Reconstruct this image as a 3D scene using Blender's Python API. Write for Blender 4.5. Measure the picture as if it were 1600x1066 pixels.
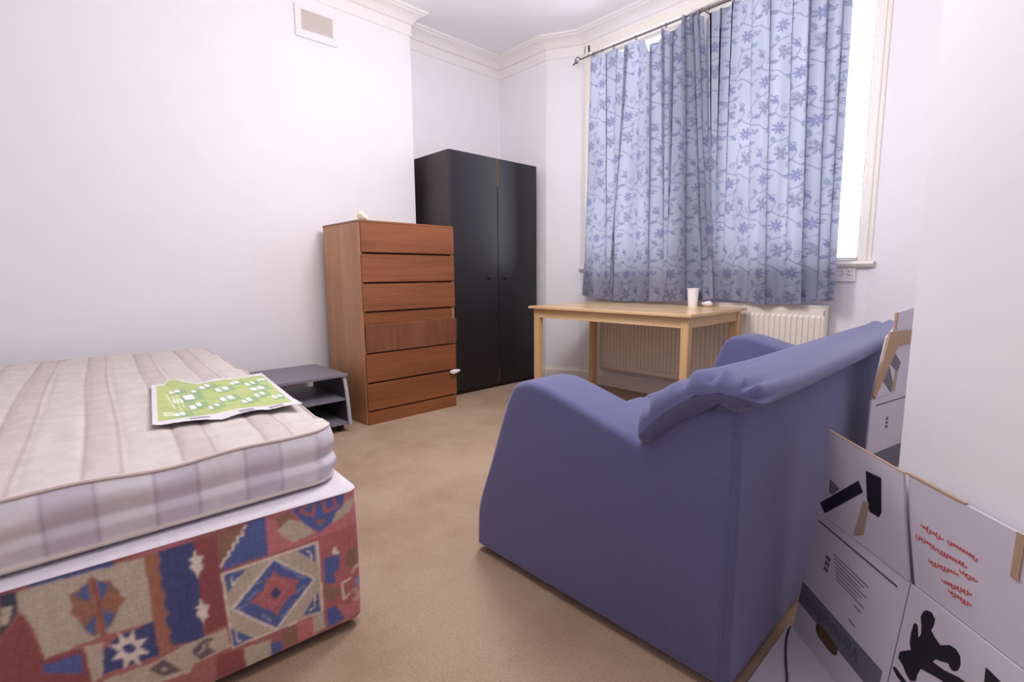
import bpy, bmesh, math, random
import numpy as np
from mathutils import Vector, Matrix

for _o in list(bpy.data.objects):
    bpy.data.objects.remove(_o, do_unlink=True)
SC = bpy.context.scene
COL = SC.collection
PI = math.pi

def lin(r, g, b):
    f = lambda c: (c/255/12.92) if c/255 <= .04045 else ((c/255+.055)/1.055)**2.4
    return (f(r), f(g), f(b), 1.0)

# ------------------------------------------------------------------ camera
F_PX, YAW, PITCH, ROLL, EYE = 779.1, math.radians(46.5), math.radians(7.553), math.radians(-.4516), .97
fwd = Vector((-math.sin(YAW)*math.cos(PITCH), math.cos(YAW)*math.cos(PITCH), -math.sin(PITCH)))
rgt = Vector((math.cos(YAW), math.sin(YAW), 0))
upv = rgt.cross(fwd)
r2 = rgt*math.cos(ROLL)+upv*math.sin(ROLL)
u2 = -rgt*math.sin(ROLL)+upv*math.cos(ROLL)
cd = bpy.data.cameras.new('camera')
cam = bpy.data.objects.new('camera', cd)
COL.objects.link(cam)
cd.sensor_fit = 'HORIZONTAL'; cd.sensor_width = 36; cd.lens = F_PX*36/1600
cd.clip_start = .02; cd.clip_end = 200
cam.matrix_world = Matrix(((r2.x, u2.x, -fwd.x, 0), (r2.y, u2.y, -fwd.y, 0), (r2.z, u2.z, -fwd.z, EYE), (0, 0, 0, 1)))
SC.camera = cam

# ------------------------------------------------------------------ world: bright overcast sky
W = bpy.data.worlds.new('sky'); SC.world = W; W.use_nodes = True
bg = W.node_tree.nodes['Background']
bg.inputs[0].default_value = (.97, .985, 1.0, 1); bg.inputs[1].default_value = 6.5

# ------------------------------------------------------------------ two point lights added unseen above the frame to brighten the room
for _loc, _e in (((-1.64, 1.64, 2.1), 54), ((-.85, .7, 2.2), 21)):
    ld = bpy.data.lights.new('fill_light', 'POINT'); ld.energy = _e; ld.shadow_soft_size = .22; ld.color = (1.0, .98, .985)
    lo = bpy.data.objects.new('fill_light', ld); COL.objects.link(lo); lo.location = _loc

# ------------------------------------------------------------------ view
vs = SC.view_settings
vs.view_transform = 'Standard'; vs.look = 'None'; vs.gamma = 1.0; vs.use_curve_mapping = False
vs.exposure = 0.3

# ------------------------------------------------------------------ material helpers
MATS = {}
def nt(name):
    m = bpy.data.materials.new(name); m.use_nodes = True
    t = m.node_tree; return m, t, t.nodes['Principled BSDF']

def mat(name, rgb, rough=.6, metal=0, noise=0, nscale=20, bump=0, bscale=200, stretch=(1, 1, 1), spec=.5):
    """plain procedural material: colour, soft noise variation and fine relief"""
    if name in MATS: return MATS[name]
    m, t, p = nt(name)
    c = lin(*rgb)
    p.inputs['Base Color'].default_value = c; p.inputs['Roughness'].default_value = rough
    p.inputs['Metallic'].default_value = metal; p.inputs['Specular IOR Level'].default_value = spec
    tc = t.nodes.new('ShaderNodeTexCoord'); mp = t.nodes.new('ShaderNodeMapping')
    mp.inputs['Scale'].default_value = stretch
    t.links.new(tc.outputs['Object'], mp.inputs[0])
    if noise:
        n = t.nodes.new('ShaderNodeTexNoise'); n.inputs['Scale'].default_value = nscale; n.inputs['Detail'].default_value = 5
        t.links.new(mp.outputs[0], n.inputs['Vector'])
        r = t.nodes.new('ShaderNodeValToRGB')
        r.color_ramp.elements[0].position = .3; r.color_ramp.elements[1].position = .7
        r.color_ramp.elements[0].color = tuple(max(0, v*(1-noise)) for v in c[:3])+(1,)
        r.color_ramp.elements[1].color = tuple(min(1, v*(1+noise)) for v in c[:3])+(1,)
        t.links.new(n.outputs['Fac'], r.inputs[0]); t.links.new(r.outputs[0], p.inputs['Base Color'])
    if bump:
        n2 = t.nodes.new('ShaderNodeTexNoise'); n2.inputs['Scale'].default_value = bscale; n2.inputs['Detail'].default_value = 3
        t.links.new(mp.outputs[0], n2.inputs['Vector'])
        b = t.nodes.new('ShaderNodeBump'); b.inputs['Strength'].default_value = bump; b.inputs['Distance'].default_value = .004
        t.links.new(n2.outputs['Fac'], b.inputs['Height']); t.links.new(b.outputs[0], p.inputs['Normal'])
    MATS[name] = m
    return m

def wood(name, c1, c2, axis, rough=.45, scale=1.0):
    """wood grain running along one axis"""
    if name in MATS: return MATS[name]
    m, t, p = nt(name)
    tc = t.nodes.new('ShaderNodeTexCoord'); mp = t.nodes.new('ShaderNodeMapping')
    s = [38*scale]*3; s['XYZ'.index(axis)] = 1.6*scale
    mp.inputs['Scale'].default_value = s
    t.links.new(tc.outputs['Object'], mp.inputs[0])
    n = t.nodes.new('ShaderNodeTexNoise'); n.inputs['Scale'].default_value = 1.5; n.inputs['Detail'].default_value = 7; n.inputs['Roughness'].default_value = .65
    n.inputs['Distortion'].default_value = .6
    t.links.new(mp.outputs[0], n.inputs['Vector'])
    mp2 = t.nodes.new('ShaderNodeMapping'); s2 = [5*scale]*3; s2['XYZ'.index(axis)] = .7*scale
    mp2.inputs['Scale'].default_value = s2; t.links.new(tc.outputs['Object'], mp2.inputs[0])
    n2 = t.nodes.new('ShaderNodeTexNoise'); n2.inputs['Scale'].default_value = 1.3; n2.inputs['Detail'].default_value = 3
    t.links.new(mp2.outputs[0], n2.inputs['Vector'])
    ad = t.nodes.new('ShaderNodeMath'); ad.operation = 'MULTIPLY_ADD'; ad.inputs[1].default_value = .55
    t.links.new(n.outputs['Fac'], ad.inputs[0])
    mu = t.nodes.new('ShaderNodeMath'); mu.operation = 'MULTIPLY'; mu.inputs[1].default_value = .45
    t.links.new(n2.outputs['Fac'], mu.inputs[0]); t.links.new(mu.outputs[0], ad.inputs[2])
    r = t.nodes.new('ShaderNodeValToRGB'); r.color_ramp.elements[0].position = .34; r.color_ramp.elements[1].position = .66
    r.color_ramp.elements[0].color = lin(*c1); r.color_ramp.elements[1].color = lin(*c2)
    t.links.new(ad.outputs[0], r.inputs[0]); t.links.new(r.outputs[0], p.inputs['Base Color'])
    b = t.nodes.new('ShaderNodeBump'); b.inputs['Strength'].default_value = .12; b.inputs['Distance'].default_value = .002
    t.links.new(n.outputs['Fac'], b.inputs['Height']); t.links.new(b.outputs[0], p.inputs['Normal'])
    p.inputs['Roughness'].default_value = rough
    MATS[name] = m
    return m

def printed(name, rough=.9, transl=0, bump=.25, bscale=700, spec=.3):
    """cloth or paper whose print is stored on the weave (colour attribute)"""
    if name in MATS: return MATS[name]
    m, t, p = nt(name)
    a = t.nodes.new('ShaderNodeAttribute'); a.attribute_name = 'Col'
    t.links.new(a.outputs['Color'], p.inputs['Base Color'])
    p.inputs['Roughness'].default_value = rough; p.inputs['Specular IOR Level'].default_value = spec
    if bump:
        tc = t.nodes.new('ShaderNodeTexCoord'); n2 = t.nodes.new('ShaderNodeTexNoise'); n2.inputs['Scale'].default_value = bscale
        t.links.new(tc.outputs['Object'], n2.inputs['Vector'])
        b = t.nodes.new('ShaderNodeBump'); b.inputs['Strength'].default_value = bump; b.inputs['Distance'].default_value = .002
        t.links.new(n2.outputs['Fac'], b.inputs['Height']); t.links.new(b.outputs[0], p.inputs['Normal'])
    if transl:
        tr = t.nodes.new('ShaderNodeBsdfTranslucent'); t.links.new(a.outputs['Color'], tr.inputs[0])
        mx = t.nodes.new('ShaderNodeMixShader'); mx.inputs[0].default_value = transl
        t.links.new(p.outputs[0], mx.inputs[1]); t.links.new(tr.outputs[0], mx.inputs[2])
        t.links.new(mx.outputs[0], t.nodes['Material Output'].inputs[0])
    MATS[name] = m
    return m

def glass():
    if 'glass' in MATS: return MATS['glass']
    m, t, p = nt('window_glass')
    tr = t.nodes.new('ShaderNodeBsdfTransparent'); gl = t.nodes.new('ShaderNodeBsdfGlossy'); gl.inputs['Roughness'].default_value = .02
    fr = t.nodes.new('ShaderNodeFresnel'); fr.inputs[0].default_value = 1.45
    mx = t.nodes.new('ShaderNodeMixShader')
    t.links.new(fr.outputs[0], mx.inputs[0]); t.links.new(tr.outputs[0], mx.inputs[1]); t.links.new(gl.outputs[0], mx.inputs[2])
    t.links.new(mx.outputs[0], t.nodes['Material Output'].inputs[0])
    MATS['glass'] = m
    return m

# ------------------------------------------------------------------ mesh helpers
OFF = {}
def link(name, me, m, parent=None, smooth=False):
    o = bpy.data.objects.new(name, me); COL.objects.link(o)
    if m: me.materials.append(m)
    if parent is not None:
        o.parent = parent; off = OFF.get(parent.name, (0, 0, 0)); OFF[o.name] = off
        if any(off):
            me.transform(Matrix.Translation((-off[0], -off[1], -off[2])))
    if smooth:
        me.polygons.foreach_set('use_smooth', [True]*len(me.polygons)); me.set_sharp_from_angle(angle=math.radians(50))
    me.update()
    return o

def obj(name, bm, m, parent=None, smooth=False):
    me = bpy.data.meshes.new(name); bm.to_mesh(me); bm.free()
    return link(name, me, m, parent, smooth)

def pyobj(name, v, f, m, parent=None, smooth=False):
    me = bpy.data.meshes.new(name); me.from_pydata([tuple(p) for p in v], [], [tuple(q) for q in f])
    return link(name, me, m, parent, smooth)

def thing(name, loc, label, cat, group=None):
    o = bpy.data.objects.new(name, None); COL.objects.link(o); o.location = loc; o.empty_display_size = .1
    OFF[o.name] = tuple(loc); return tag(o, label, cat, group)

def tag(o, label, cat, group=None):
    o['label'] = label; o['category'] = cat
    if group: o['group'] = group
    return o

def struct(o):
    o['kind'] = 'structure'; return o

def box(bm, x0, x1, y0, y1, z0, z1, bev=0, seg=2):
    r = bmesh.ops.create_cube(bm, size=1)
    vs_ = r['verts']
    for v in vs_:
        v.co = Vector(((x0+x1)/2+v.co.x*(x1-x0), (y0+y1)/2+v.co.y*(y1-y0), (z0+z1)/2+v.co.z*(z1-z0)))
    if bev:
        es = list({e for v in vs_ for e in v.link_edges})
        bmesh.ops.bevel(bm, geom=es, offset=bev, segments=seg, affect='EDGES', profile=.5)
    return bm

def B(x0, x1, y0, y1, z0, z1, bev=0, seg=2):
    return box(bmesh.new(), x0, x1, y0, y1, z0, z1, bev, seg)

def prism(bm, pts, axis, a, b, bev=0, seg=3):
    """polygon pts (2D) extruded from a to b along axis"""
    def P(p, h):
        if axis == 'X': return (h, p[0], p[1])
        if axis == 'Y': return (p[0], h, p[1])
        return (p[0], p[1], h)
    va = [bm.verts.new(P(p, a)) for p in pts]; vb = [bm.verts.new(P(p, b)) for p in pts]
    n = len(pts)
    fa = bm.faces.new(va); fb = bm.faces.new(list(reversed(vb)))
    for i in range(n):
        bm.faces.new((va[(i+1) % n], va[i], vb[i], vb[(i+1) % n]))
    bmesh.ops.recalc_face_normals(bm, faces=bm.faces)
    if bev:
        es = list(fa.edges)+list(fb.edges)
        bmesh.ops.bevel(bm, geom=es, offset=bev, segments=seg, affect='EDGES', profile=.5)
    bmesh.ops.triangulate(bm, faces=[f for f in bm.faces if len(f.verts) > 4])
    return bm

def tube(bm, pts, r, n=8, cap=True):
    pts = [Vector(p) for p in pts]; rings = []
    for i, p in enumerate(pts):
        d = (pts[min(i+1, len(pts)-1)]-pts[max(i-1, 0)]).normalized()
        a = d.orthogonal().normalized() if i == 0 else (rings[-1][1]-d*rings[-1][1].dot(d)).normalized()
        b = d.cross(a); rr = r[i] if isinstance(r, (list, tuple)) else r
        rings.append(([bm.verts.new(p+a*rr*math.cos(2*PI*k/n)+b*rr*math.sin(2*PI*k/n)) for k in range(n)], a))
    for (v0, _), (v1, _) in zip(rings, rings[1:]):
        for k in range(n):
            bm.faces.new((v0[k], v0[(k+1) % n], v1[(k+1) % n], v1[k]))
    if cap:
        bm.faces.new(list(reversed(rings[0][0]))); bm.faces.new(rings[-1][0])
    return bm

def lathe(bm, prof, cx, cy, n=24):
    rings = [[bm.verts.new((cx+r*math.cos(2*PI*k/n), cy+r*math.sin(2*PI*k/n), z)) for k in range(n)] for r, z in prof]
    for a, b in zip(rings, rings[1:]):
        for k in range(n): bm.faces.new((a[k], a[(k+1) % n], b[(k+1) % n], b[k]))
    bm.faces.new(list(reversed(rings[0]))); bm.faces.new(rings[-1])
    return bm

def spline(pts, n, closed=False):
    """Catmull-Rom through 2D/3D points, n samples per span"""
    P = [np.array(p, float) for p in pts]; out = []; m = len(P)
    rng = range(m) if closed else range(m-1)
    for i in rng:
        if closed: p0, p1, p2, p3 = P[(i-1) % m], P[i], P[(i+1) % m], P[(i+2) % m]
        else: p0, p1, p2, p3 = P[max(i-1, 0)], P[i], P[i+1], P[min(i+2, m-1)]
        for k in range(n):
            t = k/n
            out.append(.5*((2*p1)+(-p0+p2)*t+(2*p0-5*p1+4*p2-p3)*t*t+(-p0+3*p1-3*p2+p3)*t**3))
    if not closed: out.append(P[-1])
    return out

def sweep(path, prof, closed=False):
    """profile [(d, z)] swept along plan path (room on the left-hand side), mitred corners"""
    n = len(path); P = [np.array(p, float) for p in path]; off = []
    for i in range(n):
        def nr(a, b):
            d = b-a; d /= np.linalg.norm(d); return np.array([-d[1], d[0]])
        if closed or 0 < i < n-1:
            n1 = nr(P[i-1], P[i]); n2 = nr(P[i], P[(i+1) % n]); s = n1+n2; off.append(s/(1+n1@n2))
        elif i == 0: off.append(nr(P[0], P[1]))
        else: off.append(nr(P[-2], P[-1]))
    V = []; Fc = []; m = len(prof)
    for p, o_ in zip(P, off):
        for d, z in prof: V.append((p[0]+o_[0]*d, p[1]+o_[1]*d, z))
    for i in range(n if closed else n-1):
        j = (i+1) % n
        for k in range(m):
            k2 = (k+1) % m
            Fc.append((i*m+k, i*m+k2, j*m+k2, j*m+k))
    if not closed:
        Fc.append(tuple(range(m))); Fc.append(tuple(reversed(range((n-1)*m, n*m))))
    bm = bmesh.new(); vv = [bm.verts.new(v) for v in V]
    for f in Fc: bm.faces.new([vv[i] for i in f])
    bmesh.ops.recalc_face_normals(bm, faces=bm.faces)
    return bm

def grid_obj(name, pos, colr, m, parent=None, keep=None, smooth=True):
    """pos: (rows, cols, 3) array, colr: (rows, cols, 3) linear colours"""
    R_, C_ = pos.shape[:2]
    idx = np.arange(R_*C_).reshape(R_, C_)
    q = np.stack([idx[:-1, :-1], idx[:-1, 1:], idx[1:, 1:], idx[1:, :-1]], -1).reshape(-1, 4)
    if keep is not None: q = q[keep.reshape(-1)]
    me = bpy.data.meshes.new(name)
    me.vertices.add(R_*C_); me.vertices.foreach_set('co', pos.reshape(-1).astype(np.float32))
    me.loops.add(q.size); me.loops.foreach_set('vertex_index', q.reshape(-1).astype(np.int32))
    me.polygons.add(len(q)); me.polygons.foreach_set('loop_start', np.arange(0, q.size, 4, dtype=np.int32))
    me.update(calc_edges=True)
    if colr is not None:
        at = me.color_attributes.new('Col', 'FLOAT_COLOR', 'POINT')
        c4 = np.ones((R_*C_, 4), np.float32); c4[:, :3] = colr.reshape(-1, 3)
        at.data.foreach_set('color', c4.reshape(-1))
    me.validate()
    return link(name, me, m, parent, smooth)

def L3(r, g, b): return np.array(lin(r, g, b)[:3])

def inpoly(x, y, poly):
    ins = np.zeros(x.shape, bool); n = len(poly)
    for i in range(n):
        x1, y1 = poly[i]; x2, y2 = poly[(i+1) % n]
        if y1 == y2: continue
        c = ((y1 > y) != (y2 > y)) & (x < (x2-x1)*(y-y1)/(y2-y1)+x1)
        ins ^= c
    return ins

def nearline(x, y, pts, w):
    m = np.zeros(x.shape, bool)
    for (x1, y1), (x2, y2) in zip(pts, pts[1:]):
        dx, dy = x2-x1, y2-y1; L = dx*dx+dy*dy+1e-12
        t = np.clip(((x-x1)*dx+(y-y1)*dy)/L, 0, 1)
        m |= (x-x1-t*dx)**2+(y-y1-t*dy)**2 < (w/2)**2
    return m

def vnoise(x, y, seed=0):
    """smooth value noise"""
    rs = np.random.RandomState(seed); T = rs.rand(64, 64)
    xi = np.floor(x).astype(int); yi = np.floor(y).astype(int); fx = x-xi; fy = y-yi
    fx = fx*fx*(3-2*fx); fy = fy*fy*(3-2*fy)
    g = lambda a, b: T[a % 64, b % 64]
    return (g(xi, yi)*(1-fx)+g(xi+1, yi)*fx)*(1-fy)+(g(xi, yi+1)*(1-fx)+g(xi+1, yi+1)*fx)*fy
KILIM=[('N',[[0.4451,0.3903],[0.4411,0.3651],[0.4468,0.3515],[0.4413,0.3253],[0.447,0.3117],[0.4383,0.2878],[0.4447,0.2664],[0.4373,0.2426],[0.4446,0.2297],[0.4363,0.1968],[0.4403,0.1864],[0.4359,0.1634],[0.3756,0.1497],[0.3752,0.3042],[0.3781,0.3876]]),
('O',[[0.4693,0.3859],[0.4451,0.3903],[0.4411,0.3651],[0.4468,0.3515],[0.4413,0.3253],[0.447,0.3117],[0.4383,0.2878],[0.4447,0.2664],[0.4373,0.2426],[0.4446,0.2297],[0.4363,0.1968],[0.4403,0.1864],[0.4359,0.1634],[0.4603,0.1514],[0.4629,0.2305],[0.4647,0.2636]]),
('DR',[[0.3781,0.3876],[0.3342,0.3881],[0.3291,0.1612],[0.373,0.1582]]),
('C',[[0.379,0.3762],[0.3753,0.3515],[0.3625,0.3465],[0.3691,0.3349],[0.3646,0.3188],[0.3745,0.3134],[0.3761,0.2927],[0.3818,0.3164],[0.3919,0.3299],[0.3838,0.3384],[0.3923,0.3487],[0.3808,0.3536]]),
('C',[[0.377,0.2572],[0.373,0.2338],[0.3601,0.2254],[0.3668,0.2139],[0.3642,0.198],[0.3739,0.1978],[0.3733,0.1804],[0.3794,0.2005],[0.3877,0.2165],[0.3813,0.2256],[0.3883,0.2336],[0.3786,0.2363]]),
('B',[[0.2732,0.3934],[0.23,0.4011],[0.2301,0.3001],[0.3309,0.3003]]),
('BR',[[0.334,0.3904],[0.2712,0.3927],[0.2768,0.3725],[0.2919,0.3632],[0.2969,0.3504],[0.3054,0.3463],[0.3106,0.3312],[0.3189,0.3271],[0.324,0.3121],[0.3325,0.3058]]),
('C',[[0.2735,0.3886],[0.2837,0.375],[0.2813,0.3668],[0.2926,0.3659],[0.2926,0.3537],[0.3029,0.3526],[0.3026,0.3403],[0.3133,0.3381],[0.3129,0.3272],[0.3223,0.325],[0.3315,0.3078]],0.005),
('LR',[[0.23,0.4011],[0.1573,0.4032],[0.0373,0.4038],[-0.0015,0.4035],[-0.0091,0.2998],[0.1151,0.2991],[0.2302,0.2991]]),
('BR',[[0.209,0.3841],[0.1765,0.3938],[0.1595,0.3675],[0.198,0.3446]]),
('T',[[0.2065,0.3527],[0.1779,0.3711],[0.1414,0.351],[0.119,0.3166],[0.1726,0.3084],[0.1985,0.3371]]),
('B',[[0.1697,0.3916],[0.1088,0.4065],[0.0349,0.4004],[0.0422,0.3615],[0.0675,0.3313],[0.1068,0.3123],[0.1417,0.3458]]),
('R',[[0.1339,0.3958],[0.15,0.3827],[0.1203,0.3624],[0.1147,0.3898]],0.008),
('R',[[0.0898,0.39],[0.0888,0.3628],[0.0578,0.3664],[0.0665,0.3963]],0.008),
('O',[[0.1148,0.3473],[0.0872,0.3461],[0.1035,0.3273]]),
('T',[[0.0115,0.3851],[0.0029,0.3602],[0.0409,0.3362],[0.073,0.325],[0.0612,0.3511],[0.0338,0.3698]]),
('R',[[0.115,0.3001],[-0.0092,0.3009],[-0.002,0.0404],[0.1071,0.0407]]),
('T',[[0.3328,0.2913],[0.1131,0.2903],[0.1085,0.0895],[0.3227,0.0961]]),
('C',[[0.3314,0.2883],[0.1142,0.288],[0.1104,0.0916],[0.3209,0.0982],[0.3314,0.2883]],0.004),
('B',[[0.1647,0.2828],[0.1209,0.285],[0.1213,0.2364]]),
('B',[[0.326,0.2861],[0.281,0.2824],[0.3234,0.2383]]),
('B',[[0.1211,0.154],[0.1168,0.0963],[0.1613,0.1035]]),
('B',[[0.3231,0.1481],[0.2766,0.1016],[0.3213,0.0989]]),
('C',[[0.1412,0.2739],[0.1327,0.269],[0.1306,0.2456]],0.004),
('C',[[0.3128,0.2732],[0.3114,0.2528],[0.2988,0.2673]],0.004),
('C',[[0.129,0.1465],[0.13,0.1136],[0.1436,0.1116]],0.004),
('C',[[0.3123,0.1377],[0.312,0.112],[0.3061,0.1064]],0.004),
('C',[[0.2199,0.2869],[0.1229,0.1906],[0.2258,0.0928],[0.3211,0.1974]]),
('B',[[0.2203,0.2804],[0.1298,0.1924],[0.2262,0.1015],[0.3123,0.1943]]),
('BL',[[0.2824,0.2023],[0.2597,0.2202]],0.004),
('BL',[[0.2629,0.2369],[0.2475,0.2381]],0.004),
('BL',[[0.2036,0.2587],[0.1682,0.2258]],0.004),
('BL',[[0.1687,0.218],[0.1503,0.2049]],0.004),
('BL',[[0.2556,0.1512],[0.235,0.1255]],0.004),
('BL',[[0.2122,0.1252],[0.1927,0.1374]],0.004),
('BL',[[0.3044,0.1896],[0.2853,0.1919]],0.004),
('BL',[[0.1713,0.1761],[0.1515,0.1837]],0.004),
('R',[[0.2219,0.2557],[0.2139,0.2395],[0.1966,0.2243],[0.1808,0.215],[0.1625,0.202],[0.1752,0.1913],[0.1717,0.1709],[0.1906,0.1713],[0.1983,0.1614],[0.2105,0.151],[0.221,0.132],[0.2374,0.1583],[0.2503,0.1643],[0.2622,0.1828],[0.2809,0.1939],[0.2675,0.2007],[0.2604,0.2103],[0.2469,0.2146],[0.2409,0.2378],[0.2275,0.2399]]),
('LR',[[0.2233,0.2355],[0.1885,0.205],[0.2188,0.1655],[0.2572,0.1934],[0.2233,0.2355]],0.004),
('N',[[0.2204,0.2109],[0.208,0.1897],[0.2226,0.1767],[0.2339,0.1975]]),
('B',[[0.1009,0.2393],[0.0597,0.2344],[0.0605,0.1897],[0.0753,0.1902],[0.0745,0.1561],[0.1024,0.1681]]),
('BR',[[0.0355,0.2364],[0.0025,0.2353],[0.0026,0.1777],[0.0487,0.1906]]),
('BR',[[0.1024,0.1681],[0.0572,0.1315],[0.08,0.1046],[0.1039,0.124]]),
('C',[[0.0687,0.2612],[0.0642,0.2473],[0.0557,0.2385],[0.0701,0.2356],[0.08,0.2467]]),
('C',[[0.0343,0.1532],[0.0573,0.1498],[0.0534,0.1012],[0.0377,0.1103]],0.005),
('C',[[0.0225,0.1685],[0.0135,0.1821],[-0.0014,0.1773]],0.005),
('C',[[0.0261,0.1208],[0.0065,0.0976],[0.0075,0.0774],[0.0239,0.0878]],0.005),
('BL',[[0.0183,0.1436],[0.0056,0.1499],[-0.0004,0.1239],[0.0098,0.1108]]),
('B',[[0.1015,0.0947],[0.0753,0.0939],[0.0538,0.0423],[0.0994,0.0386]]),
('LR',[[0.0759,0.0828],[0.0593,0.0923],[0.0437,0.0793],[0.0212,0.0865],[-0.0021,0.076],[-0.0003,0.04],[0.051,0.0449],[0.0605,0.0698]]),
('T',[[0.2992,0.0847],[0.2405,0.0778],[0.2414,0.0301],[0.2965,0.0322]]),
('B',[[0.2413,0.0649],[0.2163,0.0627],[0.2142,0.0361],[0.2391,0.0304]]),
('BR',[[0.2151,0.0809],[0.1767,0.089],[0.1762,0.0354],[0.2132,0.0383]]),
('LR',[[0.1764,0.0943],[0.1373,0.092],[0.1355,0.0368],[0.1752,0.0349]]),
('T',[[0.1374,0.0904],[0.1095,0.09],[0.107,0.0424],[0.1355,0.0368]]),
('DR',[[0.3562,0.0947],[0.3014,0.0843],[0.2987,0.0323],[0.3611,0.0287]]),
('T',[[0.4244,0.1532],[0.3318,0.1524],[0.3265,0.1017],[0.4288,0.0977]]),
('DK',[[0.4075,0.1322],[0.3756,0.1497],[0.3586,0.142],[0.3715,0.1278],[0.3572,0.1078],[0.3871,0.1015]]),
('T',[[0.3895,0.1201],[0.3775,0.126],[0.3786,0.1365],[0.3689,0.1364]],0.005),
('T',[[0.6444,0.3928],[0.4685,0.3845],[0.4654,0.2377],[0.5562,0.2456],[0.6352,0.2402]]),
('BR',[[0.591,0.352],[0.5585,0.3673],[0.5271,0.3577],[0.5133,0.325],[0.5196,0.2854],[0.5359,0.2585],[0.5639,0.2495],[0.5771,0.2788]]),
('B',[[0.5626,0.3654],[0.561,0.3256],[0.5812,0.3477]]),
('B',[[0.5478,0.3683],[0.5307,0.3479],[0.5441,0.3197]]),
('B',[[0.5458,0.3015],[0.5256,0.2805],[0.5404,0.2549]]),
('B',[[0.5571,0.2955],[0.5581,0.2484],[0.5745,0.2737]]),
('O',[[0.5849,0.3346],[0.5623,0.3261],[0.559,0.3039],[0.5787,0.2901],[0.5913,0.3155]]),
('O',[[0.5433,0.3137],[0.5294,0.3321],[0.504,0.3085],[0.5189,0.2928],[0.5402,0.3027]]),
('BR',[[0.5838,0.3193],[0.5737,0.3165],[0.5787,0.3039]]),
('BR',[[0.531,0.3138],[0.52,0.3126],[0.5263,0.304]]),
('O',[[0.5556,0.3698],[0.5516,0.3118],[0.5481,0.2453]],0.012),
('DR',[[0.5518,0.3682],[0.549,0.3106],[0.5464,0.2483]],0.004),
('B',[[0.6445,0.4033],[0.5193,0.399],[0.5191,0.3854],[0.6446,0.3908]]),
('LR',[[0.4898,0.3989],[0.3809,0.3976],[0.3818,0.3866],[0.4879,0.3882]]),
('N',[[0.5597,0.207],[0.5242,0.2331],[0.4649,0.2363],[0.4616,0.1542],[0.5556,0.1619]]),
('C',[[0.4759,0.1674],[0.4965,0.1746],[0.4937,0.1463],[0.5084,0.171],[0.5205,0.1542],[0.5209,0.1814],[0.5402,0.1853],[0.5268,0.1994],[0.5421,0.2211],[0.5228,0.2147],[0.5254,0.2419],[0.5112,0.2185],[0.4991,0.2356],[0.4986,0.2085],[0.4783,0.2048],[0.4924,0.1902]]),
('N',[[0.4979,0.191],[0.5021,0.1847],[0.5106,0.1857],[0.5185,0.1934],[0.5211,0.2032],[0.5171,0.2095],[0.5087,0.2086],[0.5007,0.201]]),
('DR',[[0.691,0.3039],[0.6568,0.35],[0.6352,0.2402],[0.576,0.2337],[0.5728,0.1518],[0.6989,0.2252]]),
('T',[[0.6634,0.3879],[0.644,0.3898],[0.6352,0.2402],[0.6447,0.305],[0.6536,0.3344],[0.662,0.3559]]),
('NK',[[0.6821,0.3928],[0.662,0.3907],[0.6626,0.3492],[0.6904,0.3105]]),
('T',[[0.6837,0.3661],[0.6679,0.3657],[0.6766,0.335],[0.6871,0.3315]]),
('B',[[0.641,0.2306],[0.6204,0.2266],[0.5846,0.2268],[0.5832,0.1787],[0.6414,0.2142]]),
('T',[[0.5783,0.2372],[0.5493,0.2312],[0.5557,0.16],[0.5728,0.1518]]),
('T',[[0.5567,0.1488],[0.4703,0.1424],[0.4224,0.1521],[0.4007,0.145],[0.4056,0.0832],[0.4747,0.089],[0.5601,0.1113]]),
('DK',[[0.4819,0.1303],[0.4549,0.1423],[0.4237,0.0955],[0.4583,0.1004]]),
('T',[[0.4628,0.1217],[0.4534,0.1227],[0.448,0.1113],[0.4573,0.1124]])]

# ================================================================== STRUCTURE
M_WALL = mat('wall_paint', (238, 234, 238), .9, noise=.012, nscale=6, bump=.05, bscale=90)
M_CEIL = mat('ceiling_paint', (244, 243, 248), .95, bump=.1, bscale=90)
M_TRIM = mat('white_gloss', (240, 234, 234), .45, bump=.04, bscale=30)
M_CREAM = mat('cream_gloss', (240, 233, 225), .4, bump=.05, bscale=30)
M_CARPET = mat('carpet', (190, 164, 142), 1.0, noise=.13, nscale=170, bump=.7, bscale=600, spec=.1)
def _worn(m, c):
    # broad worn and soiled patches over the fine tuft speckle
    t = m.node_tree; p = t.nodes['Principled BSDF']; src = p.inputs['Base Color'].links[0].from_socket
    tc = t.nodes.new('ShaderNodeTexCoord'); n = t.nodes.new('ShaderNodeTexNoise'); n.inputs['Scale'].default_value = 2.2; n.inputs['Detail'].default_value = 6; n.inputs['Roughness'].default_value = .6
    t.links.new(tc.outputs['Object'], n.inputs['Vector'])
    r = t.nodes.new('ShaderNodeValToRGB'); r.color_ramp.elements[0].position = .36; r.color_ramp.elements[0].color = lin(*c); r.color_ramp.elements[1].position = .60; r.color_ramp.elements[1].color = (1, 1, 1, 1)
    mx = t.nodes.new('ShaderNodeMix'); mx.data_type = 'RGBA'; mx.blend_type = 'MULTIPLY'; mx.inputs[0].default_value = 1
    t.links.new(n.outputs['Fac'], r.inputs[0]); t.links.new(src, mx.inputs[6]); t.links.new(r.outputs[0], mx.inputs[7]); t.links.new(mx.outputs[2], p.inputs['Base Color'])
_worn(M_CARPET, (232, 226, 222))
ZC = 2.985
OUT = [(-3.55, -1.7), (1.0, -1.7), (1.0, .181), (-.172, 1.295), (.3, 1.75), (.3, 3.411), (-.43, 3.411), (-.70, 3.56),
       (-2.86, 3.56), (-3.132, 3.411), (-3.74, 3.411), (-3.74, 2.30), (-3.55, 2.30)]
T = .14
bm = bmesh.new(); prism(bm, [(x*1.0, y) for x, y in [(-3.95, -1.9), (1.2, -1.9), (1.2, 3.8), (-3.95, 3.8)]], 'Z', -.08, 0)
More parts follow.
